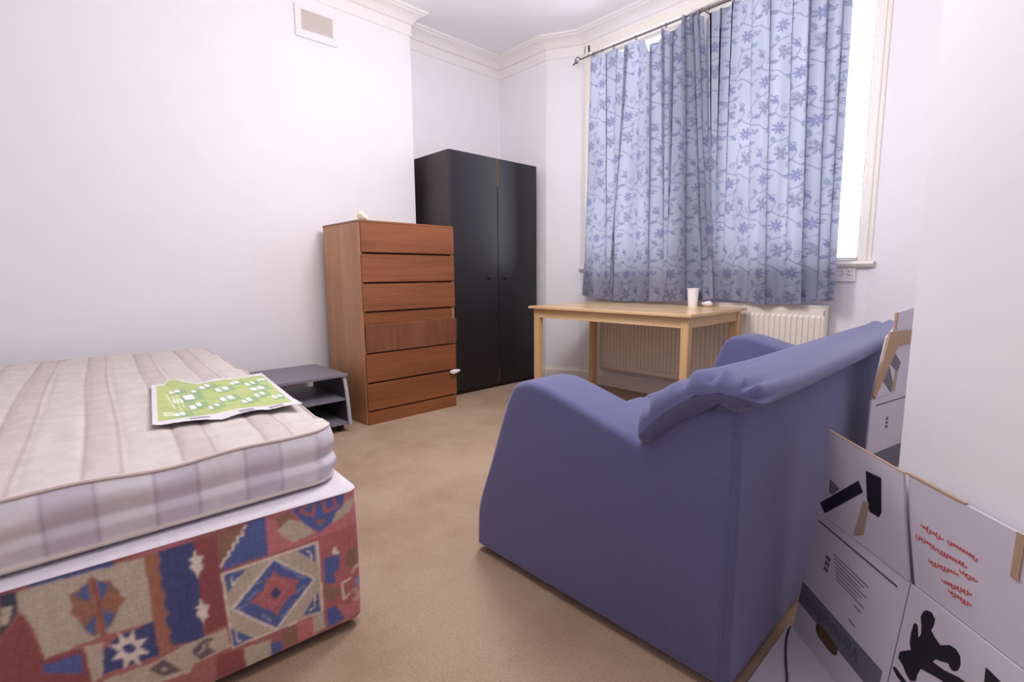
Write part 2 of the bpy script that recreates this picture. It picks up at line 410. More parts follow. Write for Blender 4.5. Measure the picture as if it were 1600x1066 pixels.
struct(obj('floor', bm, M_CARPET))
bm = bmesh.new(); prism(bm, [(-3.95, -1.9), (1.2, -1.9), (1.2, 3.8), (-3.95, 3.8)], 'Z', ZC, ZC+.1)
struct(obj('ceiling', bm, M_CEIL))
def wallpoly(name, pts):
    bm = bmesh.new(); prism(bm, pts, 'Z', 0, ZC); return struct(obj(name, bm, M_WALL))
wallpoly('wall_left', [(-3.55, -1.7), (-3.55, 2.30), (-3.74, 2.30), (-3.88, 2.30), (-3.88, -1.7)])
wallpoly('wall_alcove', [(-3.74, 2.30), (-3.74, 3.411), (-3.88, 3.56), (-3.88, 2.30)])
wallpoly('wall_far', [(-3.74, 3.411), (-3.132, 3.411), (-2.86, 3.56), (-2.86, 3.70), (-3.88, 3.70), (-3.88, 3.56)])
wallpoly('wall_far_right', [(-.70, 3.56), (-.43, 3.411), (.3, 3.411), (.44, 3.411), (.44, 3.70), (-.70, 3.70)])
wallpoly('wall_right', [(.3, 3.411), (.3, 1.75), (-.172, 1.295), (1.0, .181), (1.0, -1.7), (1.14, -1.7), (1.14, 1.5), (.44, 3.411)])
wallpoly('wall_near', [(-3.88, -1.7), (-3.88, -1.84), (1.14, -1.84), (1.14, -1.7)])
WX0, WX1, WZ0, WZ1 = -2.77, -.735, 1.035, 2.82       # window opening
bm = bmesh.new()
box(bm, -2.86, -.70, 3.56, 3.70, 0, WZ0); box(bm, -2.86, -.70, 3.56, 3.70, WZ1, ZC)
box(bm, -2.86, WX0, 3.56, 3.70, WZ0, WZ1); box(bm, WX1, -.70, 3.56, 3.70, WZ0, WZ1)
struct(obj('wall_window', bm, M_WALL))
# cornice with frieze band, all round the room
cor = [(0, 2.815), (.007, 2.817), (.009, 2.892), (.004, 2.897), (.016, 2.902), (.02, 2.908), (.03, 2.922), (.045, 2.938), (.064, 2.95), (.086, 2.958), (.092, 2.966), (.105, 2.97), (.11, 2.985), (0, 2.985)]
struct(obj('trim_1', sweep(OUT, cor, True), M_TRIM))
skb = [(0, 0), (.018, 0), (.018, .085), (.013, .098), (.008, .104), (.006, .118), (0, .12)]
struct(obj('baseboard_room', sweep(OUT, skb, True), M_CREAM))

# ---- window with casing, two sashes, glass, sill
win = bpy.data.objects.new('window_1', None); COL.objects.link(win); win['kind'] = 'structure'
bm = bmesh.new()
for x0, x1 in ((-2.825, WX0+.012), (WX1-.025, -.69)):
    box(bm, x0, x1, 3.545, 3.575, WZ0, 2.875, .006); box(bm, x0+.016, x1-.022, 3.537, 3.56, WZ0, 2.86, .005)
box(bm, -2.825, -.69, 3.545, 3.575, WZ1-.012, 2.87, .006)
obj('casing', bm, M_CREAM, win)
bm = bmesh.new()
for x0, x1 in ((WX0, WX0+.03), (WX1-.03, WX1)): box(bm, x0, x1, 3.60, 3.69, WZ0, WZ1, .004)
box(bm, -1.90, -1.60, 3.60, 3.69, WZ0, WZ1, .004)
box(bm, WX0, WX1, 3.60, 3.69, WZ1-.025, WZ1, .004); box(bm, WX0, WX1, 3.60, 3.69, WZ0, WZ0+.012, .004)
obj('frame', bm, M_CREAM, win)
for x0, x1 in ((WX0+.03, -1.90), (-1.60, WX1-.03)):
    bm = bmesh.new()
    z0, z1, yy = WZ0+.012, WZ1-.025, 3.64
    box(bm, x0, x0+.02, yy, yy+.03, z0, z1, .003); box(bm, x1-.02, x1, yy, yy+.03, z0, z1, .003)
    box(bm, x0, x1, yy, yy+.03, z0, z0+.015, .003); box(bm, x0, x1, yy, yy+.03, z1-.02, z1, .003)
    s = obj('sash', bm, M_CREAM, win)
    obj('pane', B(x0+.015, x1-.015, yy+.013, yy+.017, z0+.012, z1-.015), glass(), s)
bm = bmesh.new(); prism(bm, [(3.515, 1.012), (3.51, 1.02), (3.515, 1.035), (3.69, 1.035), (3.69, 1.0), (3.53, 1.0)], 'X', -2.84, -.672)
obj('sill', bm, M_CREAM, win)

# ---- air vent high on the left wall
M_VENTP = mat('vent_plate', (236, 230, 232), .6, bump=.05)
M_VENT = mat('vent_slat', (222, 212, 206), .7)
M_DARK = mat('dark_void', (70, 62, 60), .9)
vt = thing('air_vent', (-3.55, 1.535, 2.62), 'white slatted air vent high on the wall above the bed', 'vent')
ky = 1.535*3.55/3.5; sc_ = 3.55/3.5
def vz(z): return .97+(z-.97)*sc_
y0, y1, z0, z1 = 1.39*sc_, 1.672*sc_, vz(2.535), vz(2.733)
iy0, iy1, iz0, iz1 = 1.43*sc_, 1.642*sc_, vz(2.582), vz(2.706)
bm = bmesh.new()
box(bm, -3.55, -3.535, y0, y1, z0, iz0, .003); box(bm, -3.55, -3.535, y0, y1, iz1, z1, .003)
box(bm, -3.55, -3.535, y0, iy0, iz0, iz1, .003); box(bm, -3.55, -3.535, iy1, y1, iz0, iz1, .003)
obj('frame', bm, M_VENTP, vt)
obj('backing', B(-3.5495, -3.547, iy0, iy1, iz0, iz1), M_DARK, vt)
for k in range(9):
    zz = iz0+(k+.5)*(iz1-iz0)/9
    bm = bmesh.new(); prism(bm, [(-3.547, zz-.0045), (-3.5445, zz-.007), (-3.534, zz+.003), (-3.5365, zz+.0058)], 'Y', iy0, iy1)
    obj('slat', bm, M_VENT, vt)

# ================================================================== BLACK WARDROBE
M_BLK = mat('black_stain', (30, 28, 32), .38, noise=.25, nscale=3, bump=.1, bscale=260, stretch=(1, 1, .06))
M_BLKS = mat('black_side', (52, 46, 48), .5, noise=.15, nscale=4, bump=.08, bscale=300, stretch=(1, 1, .08))
M_EDGE = mat('raw_edge', (150, 92, 58), .7)
M_KNOB = mat('black_knob', (14, 13, 14), .3)
wd = thing('wardrobe', (-3.45, 2.85, 0), 'tall black two-door wardrobe standing in the corner behind the chest of drawers', 'wardrobe')
WF = -3.173
bm = bmesh.new()
box(bm, -3.715, WF-.02, 2.372, 2.392, .0, 1.925, .0015); box(bm, -3.715, WF-.02, 3.306, 3.326, 0, 1.925, .0015)
box(bm, -3.715, WF-.02, 2.392, 3.306, 1.905, 1.924); box(bm, -3.715, WF-.02, 2.392, 3.306, .06, .08); box(bm, -3.715, -3.705, 2.392, 3.306, .08, 1.905)
obj('carcass', bm, M_BLKS, wd)
obj('plinth', B(-3.24, WF-.03, 2.392, 3.306, 0, .06), M_BLK, wd)
for y0_, y1_, ky_ in ((2.374, 2.855, 2.752), (2.861, 3.326, 2.934)):
    d = obj('door', B(WF-.019, WF, y0_, y1_, .035, 1.922, .002), M_BLK, wd)
    bm = bmesh.new()
    prof = [(.006, 0), (.006, .009), (.014, .015), (.0155, .021), (.012, .026), (.004, .028)]
    rings = []
    for r_, h in prof: rings.append([bm.verts.new((WF+h, ky_+r_*math.cos(2*PI*k/16), .948+r_*math.sin(2*PI*k/16))) for k in range(16)])
    for a, b in zip(rings, rings[1:]):
        for k in range(16): bm.faces.new((a[k], a[(k+1) % 16], b[(k+1) % 16], b[k]))
    bm.faces.new(rings[-1]); obj('knob', bm, M_KNOB, d, True)
e = obj('edge_strip', B(WF-.012, WF+.0008, 2.8555, 2.8605, 1.70, 1.921), M_EDGE, wd); e['label'] = 'bare brown edge where the black finish has chipped off the door'
e2_ = obj('edge_strip', B(WF-.012, WF+.0008, 2.8562, 2.8595, .06, .17), M_EDGE, wd)

# ================================================================== CHEST OF DRAWERS
W_V = wood('teak_upright', (162, 110, 74), (204, 148, 104), 'Z', .42)
W_H = wood('teak_drawer', (112, 62, 34), (150, 90, 54), 'Y', .38)
W_D = wood('teak_worn', (100, 56, 36), (134, 82, 56), 'Z', .6)
M_GAP = mat('teak_shadow_gap', (58, 34, 22), .8)
ch = thing('chest_of_drawers', (-3.2, 1.85, 0), 'tall brown wooden chest with six flush drawers beside the black wardrobe', 'chest of drawers')
CX, CB, CY0, CY1, CH = -2.945, -3.47, 1.487, 2.212, 1.318
obj('side_panel', B(CB, CX, CY0, CY0+.018, 0, CH-.012, .0015), W_V, ch)
obj('side_panel', B(CB, CX, CY1-.018, CY1, 0, CH-.012, .0015), W_V, ch)
obj('top', B(CB, CX+.006, CY0-.001, CY1+.001, CH-.014, CH, .002), W_H, ch)
obj('back_panel', B(CB, CB+.006, CY0+.018, CY1-.018, .05, CH-.014), W_V, ch)
obj('plinth', B(CX-.03, CX+.008, CY0+.004, CY1-.004, 0, .086, .002), W_H, ch)
obj('inner_frame', B(CX-.06, CX-.012, CY0+.018, CY1-.018, .086, CH-.014), M_GAP, ch)
zs = [(1.118, 1.302), (.93, 1.108), (.744, 0.92), (None, None), (.282, .468), (.094, .272)]
for k, (a, b) in enumerate(zs):
    if a is None: continue
    bm = bmesh.new()   # front with an undercut finger pull along its lower edge
    prism(bm, [(CX-.012, a+.012), (CX+.006, a+.0), (CX+.0145, a+.003), (CX+.0145, b-.003), (CX+.011, b), (CX-.012, b)], 'Y', CY0+.005 if k else CY0+.008, CY1-.003)
    obj('drawer', bm, W_H, ch)
# fourth drawer: its own front has dropped, the box behind shows above it
bm = bmesh.new(); box(bm, CX-.012, CX+.004, CY0+.008, CY1-.02, .49, .735, .001)
dr = obj('drawer', bm, W_H, ch)
bm = bmesh.new(); prism(bm, [(CX+.004, .482), (CX+.0155, .478), (CX+.023, .655), (CX+.011, .659)], 'Y', CY0+.010, CY1+.004, .002, 1)
f4 = obj('loose_front', bm, W_D, dr); f4['label'] = 'worn loose drawer front that has slipped down'

def crumple(name, c, r, seed, m, sub=3, amp=.35, flat=(1, 1, 1)):
    bm = bmesh.new(); bmesh.ops.create_icosphere(bm, subdivisions=sub, radius=1)
    rs = random.Random(seed)
    pl = [(Vector((rs.gauss(0, 1), rs.gauss(0, 1), rs.gauss(0, 1))).normalized(), rs.uniform(.45, .95)) for _ in range(16)]
    for v in bm.verts:
        d = v.co.normalized(); s = 1.0
        for n_, h in pl:
            k = d.dot(n_)
            if k > 1e-3: s = min(s, h/k)
        s = (1-amp)+amp*s if s > .2 else .5
        s *= 1+rs.uniform(-.05, .05)
        v.co = Vector((c[0]+d.x*r*s*flat[0], c[1]+d.y*r*s*flat[1], c[2]+d.z*r*s*flat[2]))
    return bm
M_TISS = mat('tissue', (238, 232, 236), .9, bump=.2, bscale=80)
M_SHELL = mat('pale_cream', (240, 232, 205), .7, noise=.06, nscale=40)
# pale crumpled wrapper on the chest
bm = crumple('w', (-3.0, 1.55, CH+.022), .036, 5, None, 3, .6, (1, 1, .62))
for v in bm.verts:
    if v.co.z < CH+.001: v.co.z = CH+.0005
    if v.co.y < 1.545 : v.co.z = CH+(v.co.z-CH)*1.6
tag(obj('crumpled_wrapper', bm, M_SHELL), 'small pale cream crumpled wrapper on top of the wooden chest', 'wrapper')
# white tissue stuck in a drawer joint
bm = crumple('t', (-2.905, 2.175, .272), .042, 9, None, 3, .7, (.55, 1.15, .5))
tag(obj('tissue', bm, M_TISS), 'white crumpled tissue stuck in the gap of a low drawer', 'tissue')

# ================================================================== TV STAND
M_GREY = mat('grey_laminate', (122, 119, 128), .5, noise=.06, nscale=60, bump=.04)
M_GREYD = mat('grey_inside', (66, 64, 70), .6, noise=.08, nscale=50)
M_SILV = mat('silver_edge', (165, 163, 170), .4)
tv = thing('tv_stand', (-3.2, 1.08, 0), 'low grey media stand with open shelves between bed and wooden chest', 'tv stand')
SY0, SY1 = .80, 1.362
sp = [(-3.44, .045), (-2.905, .045), (-2.918, .16), (-2.938, .27), (-2.962, .345), (-3.44, .345)]
for ya, yb in ((SY0, SY0+.018), (SY1-.018, SY1)):
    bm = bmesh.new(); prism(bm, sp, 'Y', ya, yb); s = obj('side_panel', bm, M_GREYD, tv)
    bm = bmesh.new(); ed = [(-2.905, .045), (-2.918, .16), (-2.938, .27), (-2.962, .345)]
    prism(bm, ed+[(x-.014, z) for x, z in reversed(ed)], 'Y', ya-.001, yb+.001)
    for v in bm.verts: v.co.x += .002
    obj('edge_band', bm, M_SILV, s)
obj('top', B(-3.45, -2.945, SY0-.008, SY1+.008, .345, .363, .002), M_GREY, tv)
obj('shelf', B(-3.43, -2.945, SY0+.018, SY1-.018, .196, .212, .001), M_GREY, tv)
obj('bottom', B(-3.43, -2.915, SY0+.018, SY1-.018, .05, .066, .001), M_GREY, tv)
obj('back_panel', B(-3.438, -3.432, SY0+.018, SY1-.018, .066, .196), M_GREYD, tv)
for x in (-3.38, -2.96):
    for y in (SY0+.05, SY1-.05):
        bm = bmesh.new(); tube(bm, [(x, y-.012, .02), (x, y+.012, .02)], .02, 14); box(bm, x-.012, x+.012, y-.016, y+.016, .024, .05, .002)
        obj('castor', bm, M_KNOB, tv)

# ================================================================== TABLE
P_X = wood('pine_x', (206, 168, 122), (232, 200, 156), 'X', .24); P_Y = wood('pine_y', (200, 160, 115), (226, 192, 148), 'Y', .4); P_Z = wood('pine_z', (204, 162, 112), (230, 194, 146), 'Z', .42)
tb = thing('table', (-1.96, 3.02, 0), 'light pine table standing in front of the curtained window', 'table')
TX0, TX1, TY0, TY1, TH = -2.605, -1.325, 2.64, 3.42, .742
obj('table_top', B(TX0, TX1, TY0, TY1, TH-.02, TH, .004), P_X, tb)
for x in (TX0+.03, TX1-.03-.048):
    for y in (TY0+.03, TY1-.03-.048):
        obj('leg', B(x, x+.048, y, y+.048, 0, TH-.02, .003), P_Z, tb)
for y in (TY0+.036, TY1-.036-.018): obj('apron', B(TX0+.078, TX1-.078, y, y+.018, TH-.085, TH-.02, .001), P_X, tb)
for x in (TX0+.036, TX1-.036-.018): obj('apron', B(x, x+.018, TY0+.078, TY1-.078, TH-.085, TH-.02, .001), P_Y, tb)
# paper cup + crumpled tissue
M_CUP = mat('paper_cup', (244, 240, 240), .5, bump=.03)
cup = thing('paper_cup', (-1.655, 3.31, TH), 'white paper cup standing near the back edge of the pine table', 'cup')
bm = bmesh.new(); lathe(bm, [(.030, TH+.002), (.031, TH), (.0385, TH+.118), (.0405, TH+.119), (.0415, TH+.122), (.0405, TH+.125), (.038, TH+.124), (.036, TH+.118), (.029, TH+.008)], -1.655, 3.31, 28)
obj('cup_body', bm, M_CUP, cup, True)
bm = crumple('tc', (-1.565, 3.335, TH+.021), .04, 21, None, 3, .7, (1, .8, .62))
for v in bm.verts:
    if v.co.z < TH: v.co.z = TH+.0005
tag(obj('tissue', bm, M_TISS), 'white crumpled tissue on the table right of the paper cup', 'tissue')

# ================================================================== RADIATOR
M_RAD = mat('radiator_paint', (240, 232, 220), .4, bump=.03)
RX0, RX1, RZ0, RZ1, RYF = -2.555, -.885, .165, .768, 3.462
rad = thing('radiator', (-1.72, 3.5, .0), 'long cream panel radiator on the wall under the curtained window', 'radiator')
n = 50; pitch = (RX1-RX0-.03)/n; V = []; Fc = []
xs = []
for k in range(n):
    x = RX0+.015+k*pitch
    xs += [(x, 0), (x+.16*pitch, 0), (x+.30*pitch, .010), (x+.86*pitch, .010)]
xs = [(RX0, .004)]+xs+[(RX1-.015, 0), (RX1, .004)]
zl = [(RZ0, .012, 0), (RZ0+.012, .002, 0), (RZ0+.04, 0, .0), (RZ0+.055, 0, 1), (RZ1-.075, 0, 1), (RZ1-.06, 0, 0), (RZ1-.03, 0, 0), (RZ1-.012, .002, 0), (RZ1-.006, .012, 0)]
for z, inset, amp in zl:
    for x, d in xs: V.append((x, RYF+inset-d*amp+.0, z))
m_ = len(xs)
for i in range(len(zl)-1):
    for k in range(m_-1): Fc.append((i*m_+k, i*m_+k+1, (i+1)*m_+k+1, (i+1)*m_+k))
pyobj('front_panel', V, Fc, M_RAD, rad)
obj('rear_panel', B(RX0+.01, RX1-.01, 3.515, 3.528, RZ0+.01, RZ1-.02, .003), M_RAD, rad)
obj('side_cover', B(RX0-.004, RX0+.006, RYF, 3.53, RZ0+.02, RZ1, .002), M_RAD, rad)
obj('side_cover', B(RX1-.006, RX1+.004, RYF, 3.53, RZ0+.02, RZ1, .002), M_RAD, rad)
bm = bmesh.new(); box(bm, RX0, RX1, RYF-.002, RYF+.012, RZ1-.012, RZ1, .002); box(bm, RX0, RX1, 3.518, 3.53, RZ1-.012, RZ1, .002)
for k in range(84):
    x = RX0+.012+k*(RX1-RX0-.024)/83
    box(bm, x-.004, x+.004, RYF+.012, 3.518, RZ1-.009, RZ1-.003)
obj('top_grille', bm, M_RAD, rad)
M_CHR = mat('chrome', (200, 200, 205), .2, metal=1)
bm = bmesh.new(); tube(bm, [(RX1+.03, 3.49, 0), (RX1+.03, 3.49, RZ0+.03), (RX1+.0, 3.49, RZ0+.035)], .0075, 10); obj('pipe', bm, M_RAD, rad, True)
bm = bmesh.new(); lathe(bm, [(.012, RZ0+.0), (.014, RZ0+.03), (.017, RZ0+.035), (.017, RZ0+.085), (.01, RZ0+.09)], RX1+.03, 3.49, 14); obj('valve', bm, M_TRIM, rad, True)

# ================================================================== WALL SOCKET
so = thing('wall_socket', (-.81, 3.56, .96), 'white double wall socket under the right end of the window sill', 'socket')
obj('plate', B(-.872, -.762, 3.545, 3.56, .913, 1.0, .004), M_TRIM, so)
for cx in (-.832, -.797):
    s = 1 if cx > -.81 else -1
    for dx, dz, w, h in ((0, .013, .004, .011), (-.006*s, -.004, .008, .005), (.007*s, -.010, .008, .005)):
        obj('slot', B(cx+dx*1-w/2, cx+dx+w/2, 3.5443, 3.5455, .962+dz-h/2, .962+dz+h/2), M_DARK, so)

# ================================================================== SOFA
M_SOFA = mat('blue_upholstery', (102, 103, 143), .95, noise=.10, nscale=260, bump=.35, bscale=900, spec=.15)
_p = M_SOFA.node_tree.nodes['Principled BSDF']; _p.inputs['Sheen Weight'].default_value = .55; _p.inputs['Sheen Roughness'].default_value = .4; _p.inputs['Sheen Tint'].default_value = (.78, .78, .95, 1)
SO0, SO1 = 1.05, 2.80
sofa = thing('sofa', (-.86, 1.92, 0), 'blue fabric two-seat sofa with a rolled back standing in mid-room', 'sofa')
front = spline([(-1.300, .02), (-1.297, .10), (-1.285, .19), (-1.222, .352), (-1.16, .52), (-1.125, .600), (-1.09, .637), (-1.03, .648), (-.965, .640), (-.852, .609), (-.744, .578), (-.66, .555)], 4)
under = [(-.625, .575), (-.568, .625), (-.50, .668), (-.445, .682), (-.416, .69)]
prof = [tuple(p) for p in front]+under+[(-.412, .03), (-.43, .02)]
for ya, yb in ((SO0, SO0+.20), (SO1-.20, SO1)):
    bm = bmesh.new(); prism(bm, prof, 'Y', ya, yb, .022, 4)
    obj('arm', bm, M_SOFA, sofa, True)
# seam cord along the outer edge of the near arm
bm = bmesh.new()
obj('outer_back', B(-.47, -.407, SO0+.006, SO1-.006, .02, .70, .014, 3), M_SOFA, sofa, True)
obj('seat_base', B(-1.18, -.45, SO0+.19, SO1-.19, .03, .30, .02, 3), M_SOFA, sofa, True)
ym = (SO0+SO1)/2
for ya, yb in ((SO0+.20, ym), (ym, SO1-.20)):
    bm = B(-1.20, -.60, ya+.002, yb-.002, .285, .435, .045, 5); obj('seat_cushion', bm, M_SOFA, sofa, True)
bm = bmesh.new(); prism(bm, [(-.74, .40), (-.70, .52), (-.64, .60), (-.55, .66), (-.46, .68), (-.46, .30), (-.70, .30)], 'Y', SO0+.18, SO1-.18)
obj('inner_back', bm, M_SOFA, sofa)
sec = spline([(-.655, .560), (-.662, .612), (-.628, .668), (-.567, .714), (-.49, .752), (-.42, .752), (-.374, .728), (-.368, .698), (-.405, .676), (-.445, .668), (-.50, .654), (-.565, .612), (-.613, .562), (-.638, .548)], 6, True)
sec = np.array(sec); ns = len(sec); cen = sec.mean(0)
tan_ = np.roll(sec, -1, 0)-np.roll(sec, 1, 0); nrm = np.stack([tan_[:, 1], -tan_[:, 0]], 1); nrm /= np.linalg.norm(nrm, axis=1)[:, None]
if ((sec-cen)*nrm).sum() < 0: nrm = -nrm
arc = np.arange(ns)/ns
ys = np.concatenate([1.030+np.array([0, .003, .007, .013, .02, .029, .04]), np.linspace(1.085, 2.765, 90), 2.82-np.array([.04, .029, .02, .013, .007, .003, 0])])
spine = np.array([(-.635, .585), (-.60, .625), (-.555, .665), (-.50, .703), (-.45, .716), (-.41, .715)])
def near_spine(p):
    best = None
    for a, b in zip(spine, spine[1:]):
        t = np.clip(((p-a)@(b-a))/((b-a)@(b-a)), 0, 1); q = a+t*(b-a)
        if best is None or np.linalg.norm(p-q) < np.linalg.norm(p-best): best = q
    return best
core = np.array([near_spine(p) for p in sec])
V = []; 
pl_pos = [(.055, .020, .012, .05), (.125, .014, .020, .09), (.175, .030, .005, .07), (.235, .013, .024, .10), (.30, .011, .028, .11), (.335, .03, .006, .07), (.385, .012, .024, .09), (.46, .016, .016, .06)]
for y in ys:
    de = min(y-1.03, 2.82-y); near = y < 1.9
    s = math.sqrt(max(0, 1-(1-min(1, de/.045))**2)); s = max(s, 1e-4)
    ring = core+(sec-core)*s
    w = np.zeros(ns)
    for p0, wd_, dp, ln in pl_pos:
        c_ = p0+.05*de                      # pleats fan out from the gathered end
        dd = (arc-c_+.5) % 1-.5; k = math.exp(-de/ln)
        w -= np.exp(-(dd/wd_)**2)*k*dp
        w += np.exp(-((dd-wd_*1.8)/(wd_*1.3))**2)*k*dp*.45
    # pinch where the cover is tucked in under the roll's end
    d1 = np.abs((arc-.66+.5) % 1-.5); w -= np.exp(-(d1/.03)**2)*math.exp(-(de/.05)**2)*.030
    d2_ = np.abs((arc-.545+.5) % 1-.5); w -= np.exp(-(d2_/.018)**2)*math.exp(-((de-.015)/.03)**2)*.022
    w += .004*np.sin(arc*2*PI*2+y*5)*math.exp(-de/.6)
    sag = -.012*math.sin(PI*(y-1.03)/1.79)+.010*math.exp(-((y-1.5)/.5)**2)
    ring = ring+nrm*w[:, None]*min(1, de/.03)
    for p in ring: V.append((p[0], y, p[1]+sag*.3))
Fc = []
for i in range(len(ys)-1):
    for k in range(ns): Fc.append((i*ns+k, i*ns+(k+1) % ns, (i+1)*ns+(k+1) % ns, (i+1)*ns+k))
bm = bmesh.new(); vv = [bm.verts.new(v) for v in V]
for f in Fc: bm.faces.new([vv[i] for i in f])
bmesh.ops.recalc_face_normals(bm, faces=bm.faces)
ro = obj('back_roll', bm, M_SOFA, sofa, True); ro['label'] = 'padded roll along the top of the back with gathered pleats'
for x in (-1.2, -.48):
    for y in (SO0+.07, SO1-.07):
        bm = bmesh.new(); lathe(bm, [(.02, 0), (.024, .004), (.024, .032)], x, y, 14); obj('foot', bm, M_KNOB, sofa)

# ================================================================== BED
e1 = np.array([-.9979, .065, 0]); e2 = np.array([-.065, -.9979, 0]); K = np.array([-1.223, .579, 0])
def bedP(s, t, z): return K+e1*s+e2*t+np.array([0, 0, z])
PAL = dict(N=(72, 78, 122), O=(158, 106, 86), DR=(142, 78, 82), C=(214, 202, 190), B=(84, 98, 152), BR=(142, 106, 90), LR=(186, 112, 118), T=(182, 168, 150),
           R=(172, 100, 104), BL=(136, 148, 180), DK=(112, 92, 98), NK=(70, 74, 90))
def kilim(u, z):
    """woven kilim print of the divan cloth; u metres from the foot corner, z height"""
    u = np.abs(u); u = np.where(u > .69, 1.38-u, u); u = np.abs(u)
    col = np.ones(u.shape+(3,))*L3(164, 102, 102)
    for e in KILIM:
        c = L3(*PAL[e[0]])
        msk = nearline(u, z, e[1], e[2]) if len(e) == 3 else inpoly(u, z, e[1])
        col[msk] = c
    for _ in range(2):                    # threads of neighbouring colours mix at the edges of a motif
        col[1:-1, 1:-1] = (col[1:-1, 1:-1]*2+col[:-2, 1:-1]+col[2:, 1:-1]+col[1:-1, :-2]+col[1:-1, 2:])/6
    nz = vnoise(u*260, z*260, 3)+vnoise(u*70, z*500, 4)+vnoise(u*500, z*70, 5)
    col = (col*.9+.1*col.mean(-1, keepdims=True))*(1.02+.34*nz[..., None]/1.5)
    return col
base = thing('divan_base', tuple(bedP(1.07, .7, 0)), 'divan bed base covered in red and blue kilim-patterned cloth', 'bed base')
BL_, BW, RC = 2.14, 1.40, .03
def perim(L, Wd, r, step, fine, off=0.0):
    """plan path round a rounded rectangle starting on the far side, foot end sampled finely; returns (s, t, u, ns, nt)"""
    pts = []
    for s in np.arange(L-r, r, -.05): pts.append((s, 0, -s, 0, -1))
    for k in range(9):
        a = PI/2*k/8; pts.append((r-r*math.sin(a), r-r*math.cos(a), -r+2*r*k/8, -math.sin(a), -math.cos(a)))
    for t in np.arange(r+fine, .80, fine): pts.append((0, t, t, -1, 0))
    for t in np.arange(.80, Wd-r, step): pts.append((0, t, t, -1, 0))
    for k in range(7):
        a = PI/2*k/6; pts.append((r-r*math.cos(a), Wd-r+r*math.sin(a), Wd-r+2*r*k/6, -math.cos(a), math.sin(a)))
    for s in np.arange(r+.05, L-r, .05): pts.append((s, Wd, Wd+s, 0, 1))
    for k in range(7):
        a = PI/2*k/6; pts.append((L-r+r*math.sin(a), Wd-r+r*math.cos(a), Wd+L, math.sin(a), math.cos(a)))
    for t in np.arange(Wd-r-.1, r, -.1): pts.append((L, t, Wd+L+t, 1, 0))
    for k in range(7):
        a = PI/2*k/6; pts.append((L-r+r*math.cos(a), r-r*math.sin(a), 2*Wd+L, math.cos(a), -math.sin(a)))
    pts.append(pts[0])
    return np.array(pts)
pp = perim(BL_, BW, RC, .02, .0025)
zz = np.concatenate([[.028, .03], np.arange(.0325, .394, .0026), [.396, .398]])
ins = np.zeros(len(zz)); ins[0] = .012; ins[1] = .004; ins[-1] = .002
S = pp[None, :, 0]-ins[:, None]*pp[None, :, 3]; Tt = pp[None, :, 1]-ins[:, None]*pp[None, :, 4]
U = np.repeat(pp[None, :, 2], len(zz), 0); Z = np.repeat(zz[:, None], len(pp), 1)
bul = .004*np.sin(np.clip((Z-.03)/.36, 0, 1)*PI)*(.6+.8*vnoise(U*6+20, Z*5, 8))
S = S+bul*pp[None, :, 3]; Tt = Tt+bul*pp[None, :, 4]
pos = K+S[..., None]*e1+Tt[..., None]*e2+Z[..., None]*np.array([0, 0, 1.])
grid_obj('cloth_cover', pos, kilim(U, Z), printed('kilim_cloth', .95, bump=.4, bscale=900, spec=.1), base)
# white platform cloth with a soft rolled edge
M_PLAT = mat('platform_cloth', (222, 214, 222), .9, noise=.03, nscale=30, bump=.2, bscale=500)
path = pp[:-1][::1]
keepi = [i for i in range(len(path)) if i == 0 or np.hypot(*(path[i, :2]-path[i-1, :2])) > .001]
path = path[keepi]; path = np.array([p for i, p in enumerate(path) if i % 3 == 0])
V = []; Fc = []; rr = [(.0, .396), (-.003, .399), (.002, .4035), (.010, .405), (.03, .406), (.2, .405)]
for ii, z in rr:
    for p in path: V.append(bedP(p[0]-ii*p[3], p[1]-ii*p[4], z))
m_ = len(path)
for i in range(len(rr)-1):
    for k in range(m_): Fc.append((i*m_+k, i*m_+(k+1) % m_, (i+1)*m_+(k+1) % m_, (i+1)*m_+k))
Fc.append(tuple(range((len(rr)-1)*m_, len(rr)*m_)))
pyobj('platform_top', V, Fc, M_PLAT, base, True)
for s in (.2, 1.9):
    for t in (.2, 1.2):
        c = bedP(s, t, 0); bm = bmesh.new(); lathe(bm, [(.018, 0), (.022, .004), (.022, .03)], c[0], c[1], 12); obj('glide', bm, M_KNOB, base)

# ---- mattress (lies slightly askew on the base)
def skew(S, T): return S-.05*T*np.clip(1-S/2.1, 0, 1)
mt = thing('mattress', tuple(bedP(1.1, .7, .406)), 'cream and lilac striped mattress on the patterned divan base', 'mattress')
MS0, MS1, MT0, MT1, MR = .068, 2.12, .022, 1.39, .07
mp_ = perim(MS1-MS0, MT1-MT0, MR, .01, .004)
def stripes(u, lines, w, base_c, band_c, line_c, per, soft=.004):
    col = np.ones(u.shape+(3,))*L3(*base_c)
    ph = (u-lines[0]) % per; d = (lines[1]-lines[0]) % per
    col[ph < d] = L3(*band_c)
    for l in lines:
        q = np.abs((u-l+per/2) % per-per/2)
        k = np.exp(-(q/w)**2)[..., None]; col = col*(1-k)+L3(*line_c)*k
    return col
def damask(u, v, seed):
    a = vnoise(u*28, v*28, seed)*.6+vnoise(u*60+7, v*60, seed+1)*.4
    return np.clip((a-.5)*7, -1, 1)
pf = [(.018, .4075), (.004, .412), (-.004, .420), (.0, .428), (-.004, .44), (-.010, .458), (-.007, .472), (-.004, .482), (-.009, .495), (-.013, .512), (-.010, .53), (-.004, .545), (.0, .552), (.004, .556)]
pfd = np.array(spline(pf, 3)); 
S = mp_[None, :, 0]-pfd[:, 0][:, None]*mp_[None, :, 3]; Tt = mp_[None, :, 1]-pfd[:, 0][:, None]*mp_[None, :, 4]
U = np.repeat(mp_[None, :, 2], len(pfd), 0); Z = np.repeat(pfd[:, 1][:, None], len(mp_), 1)
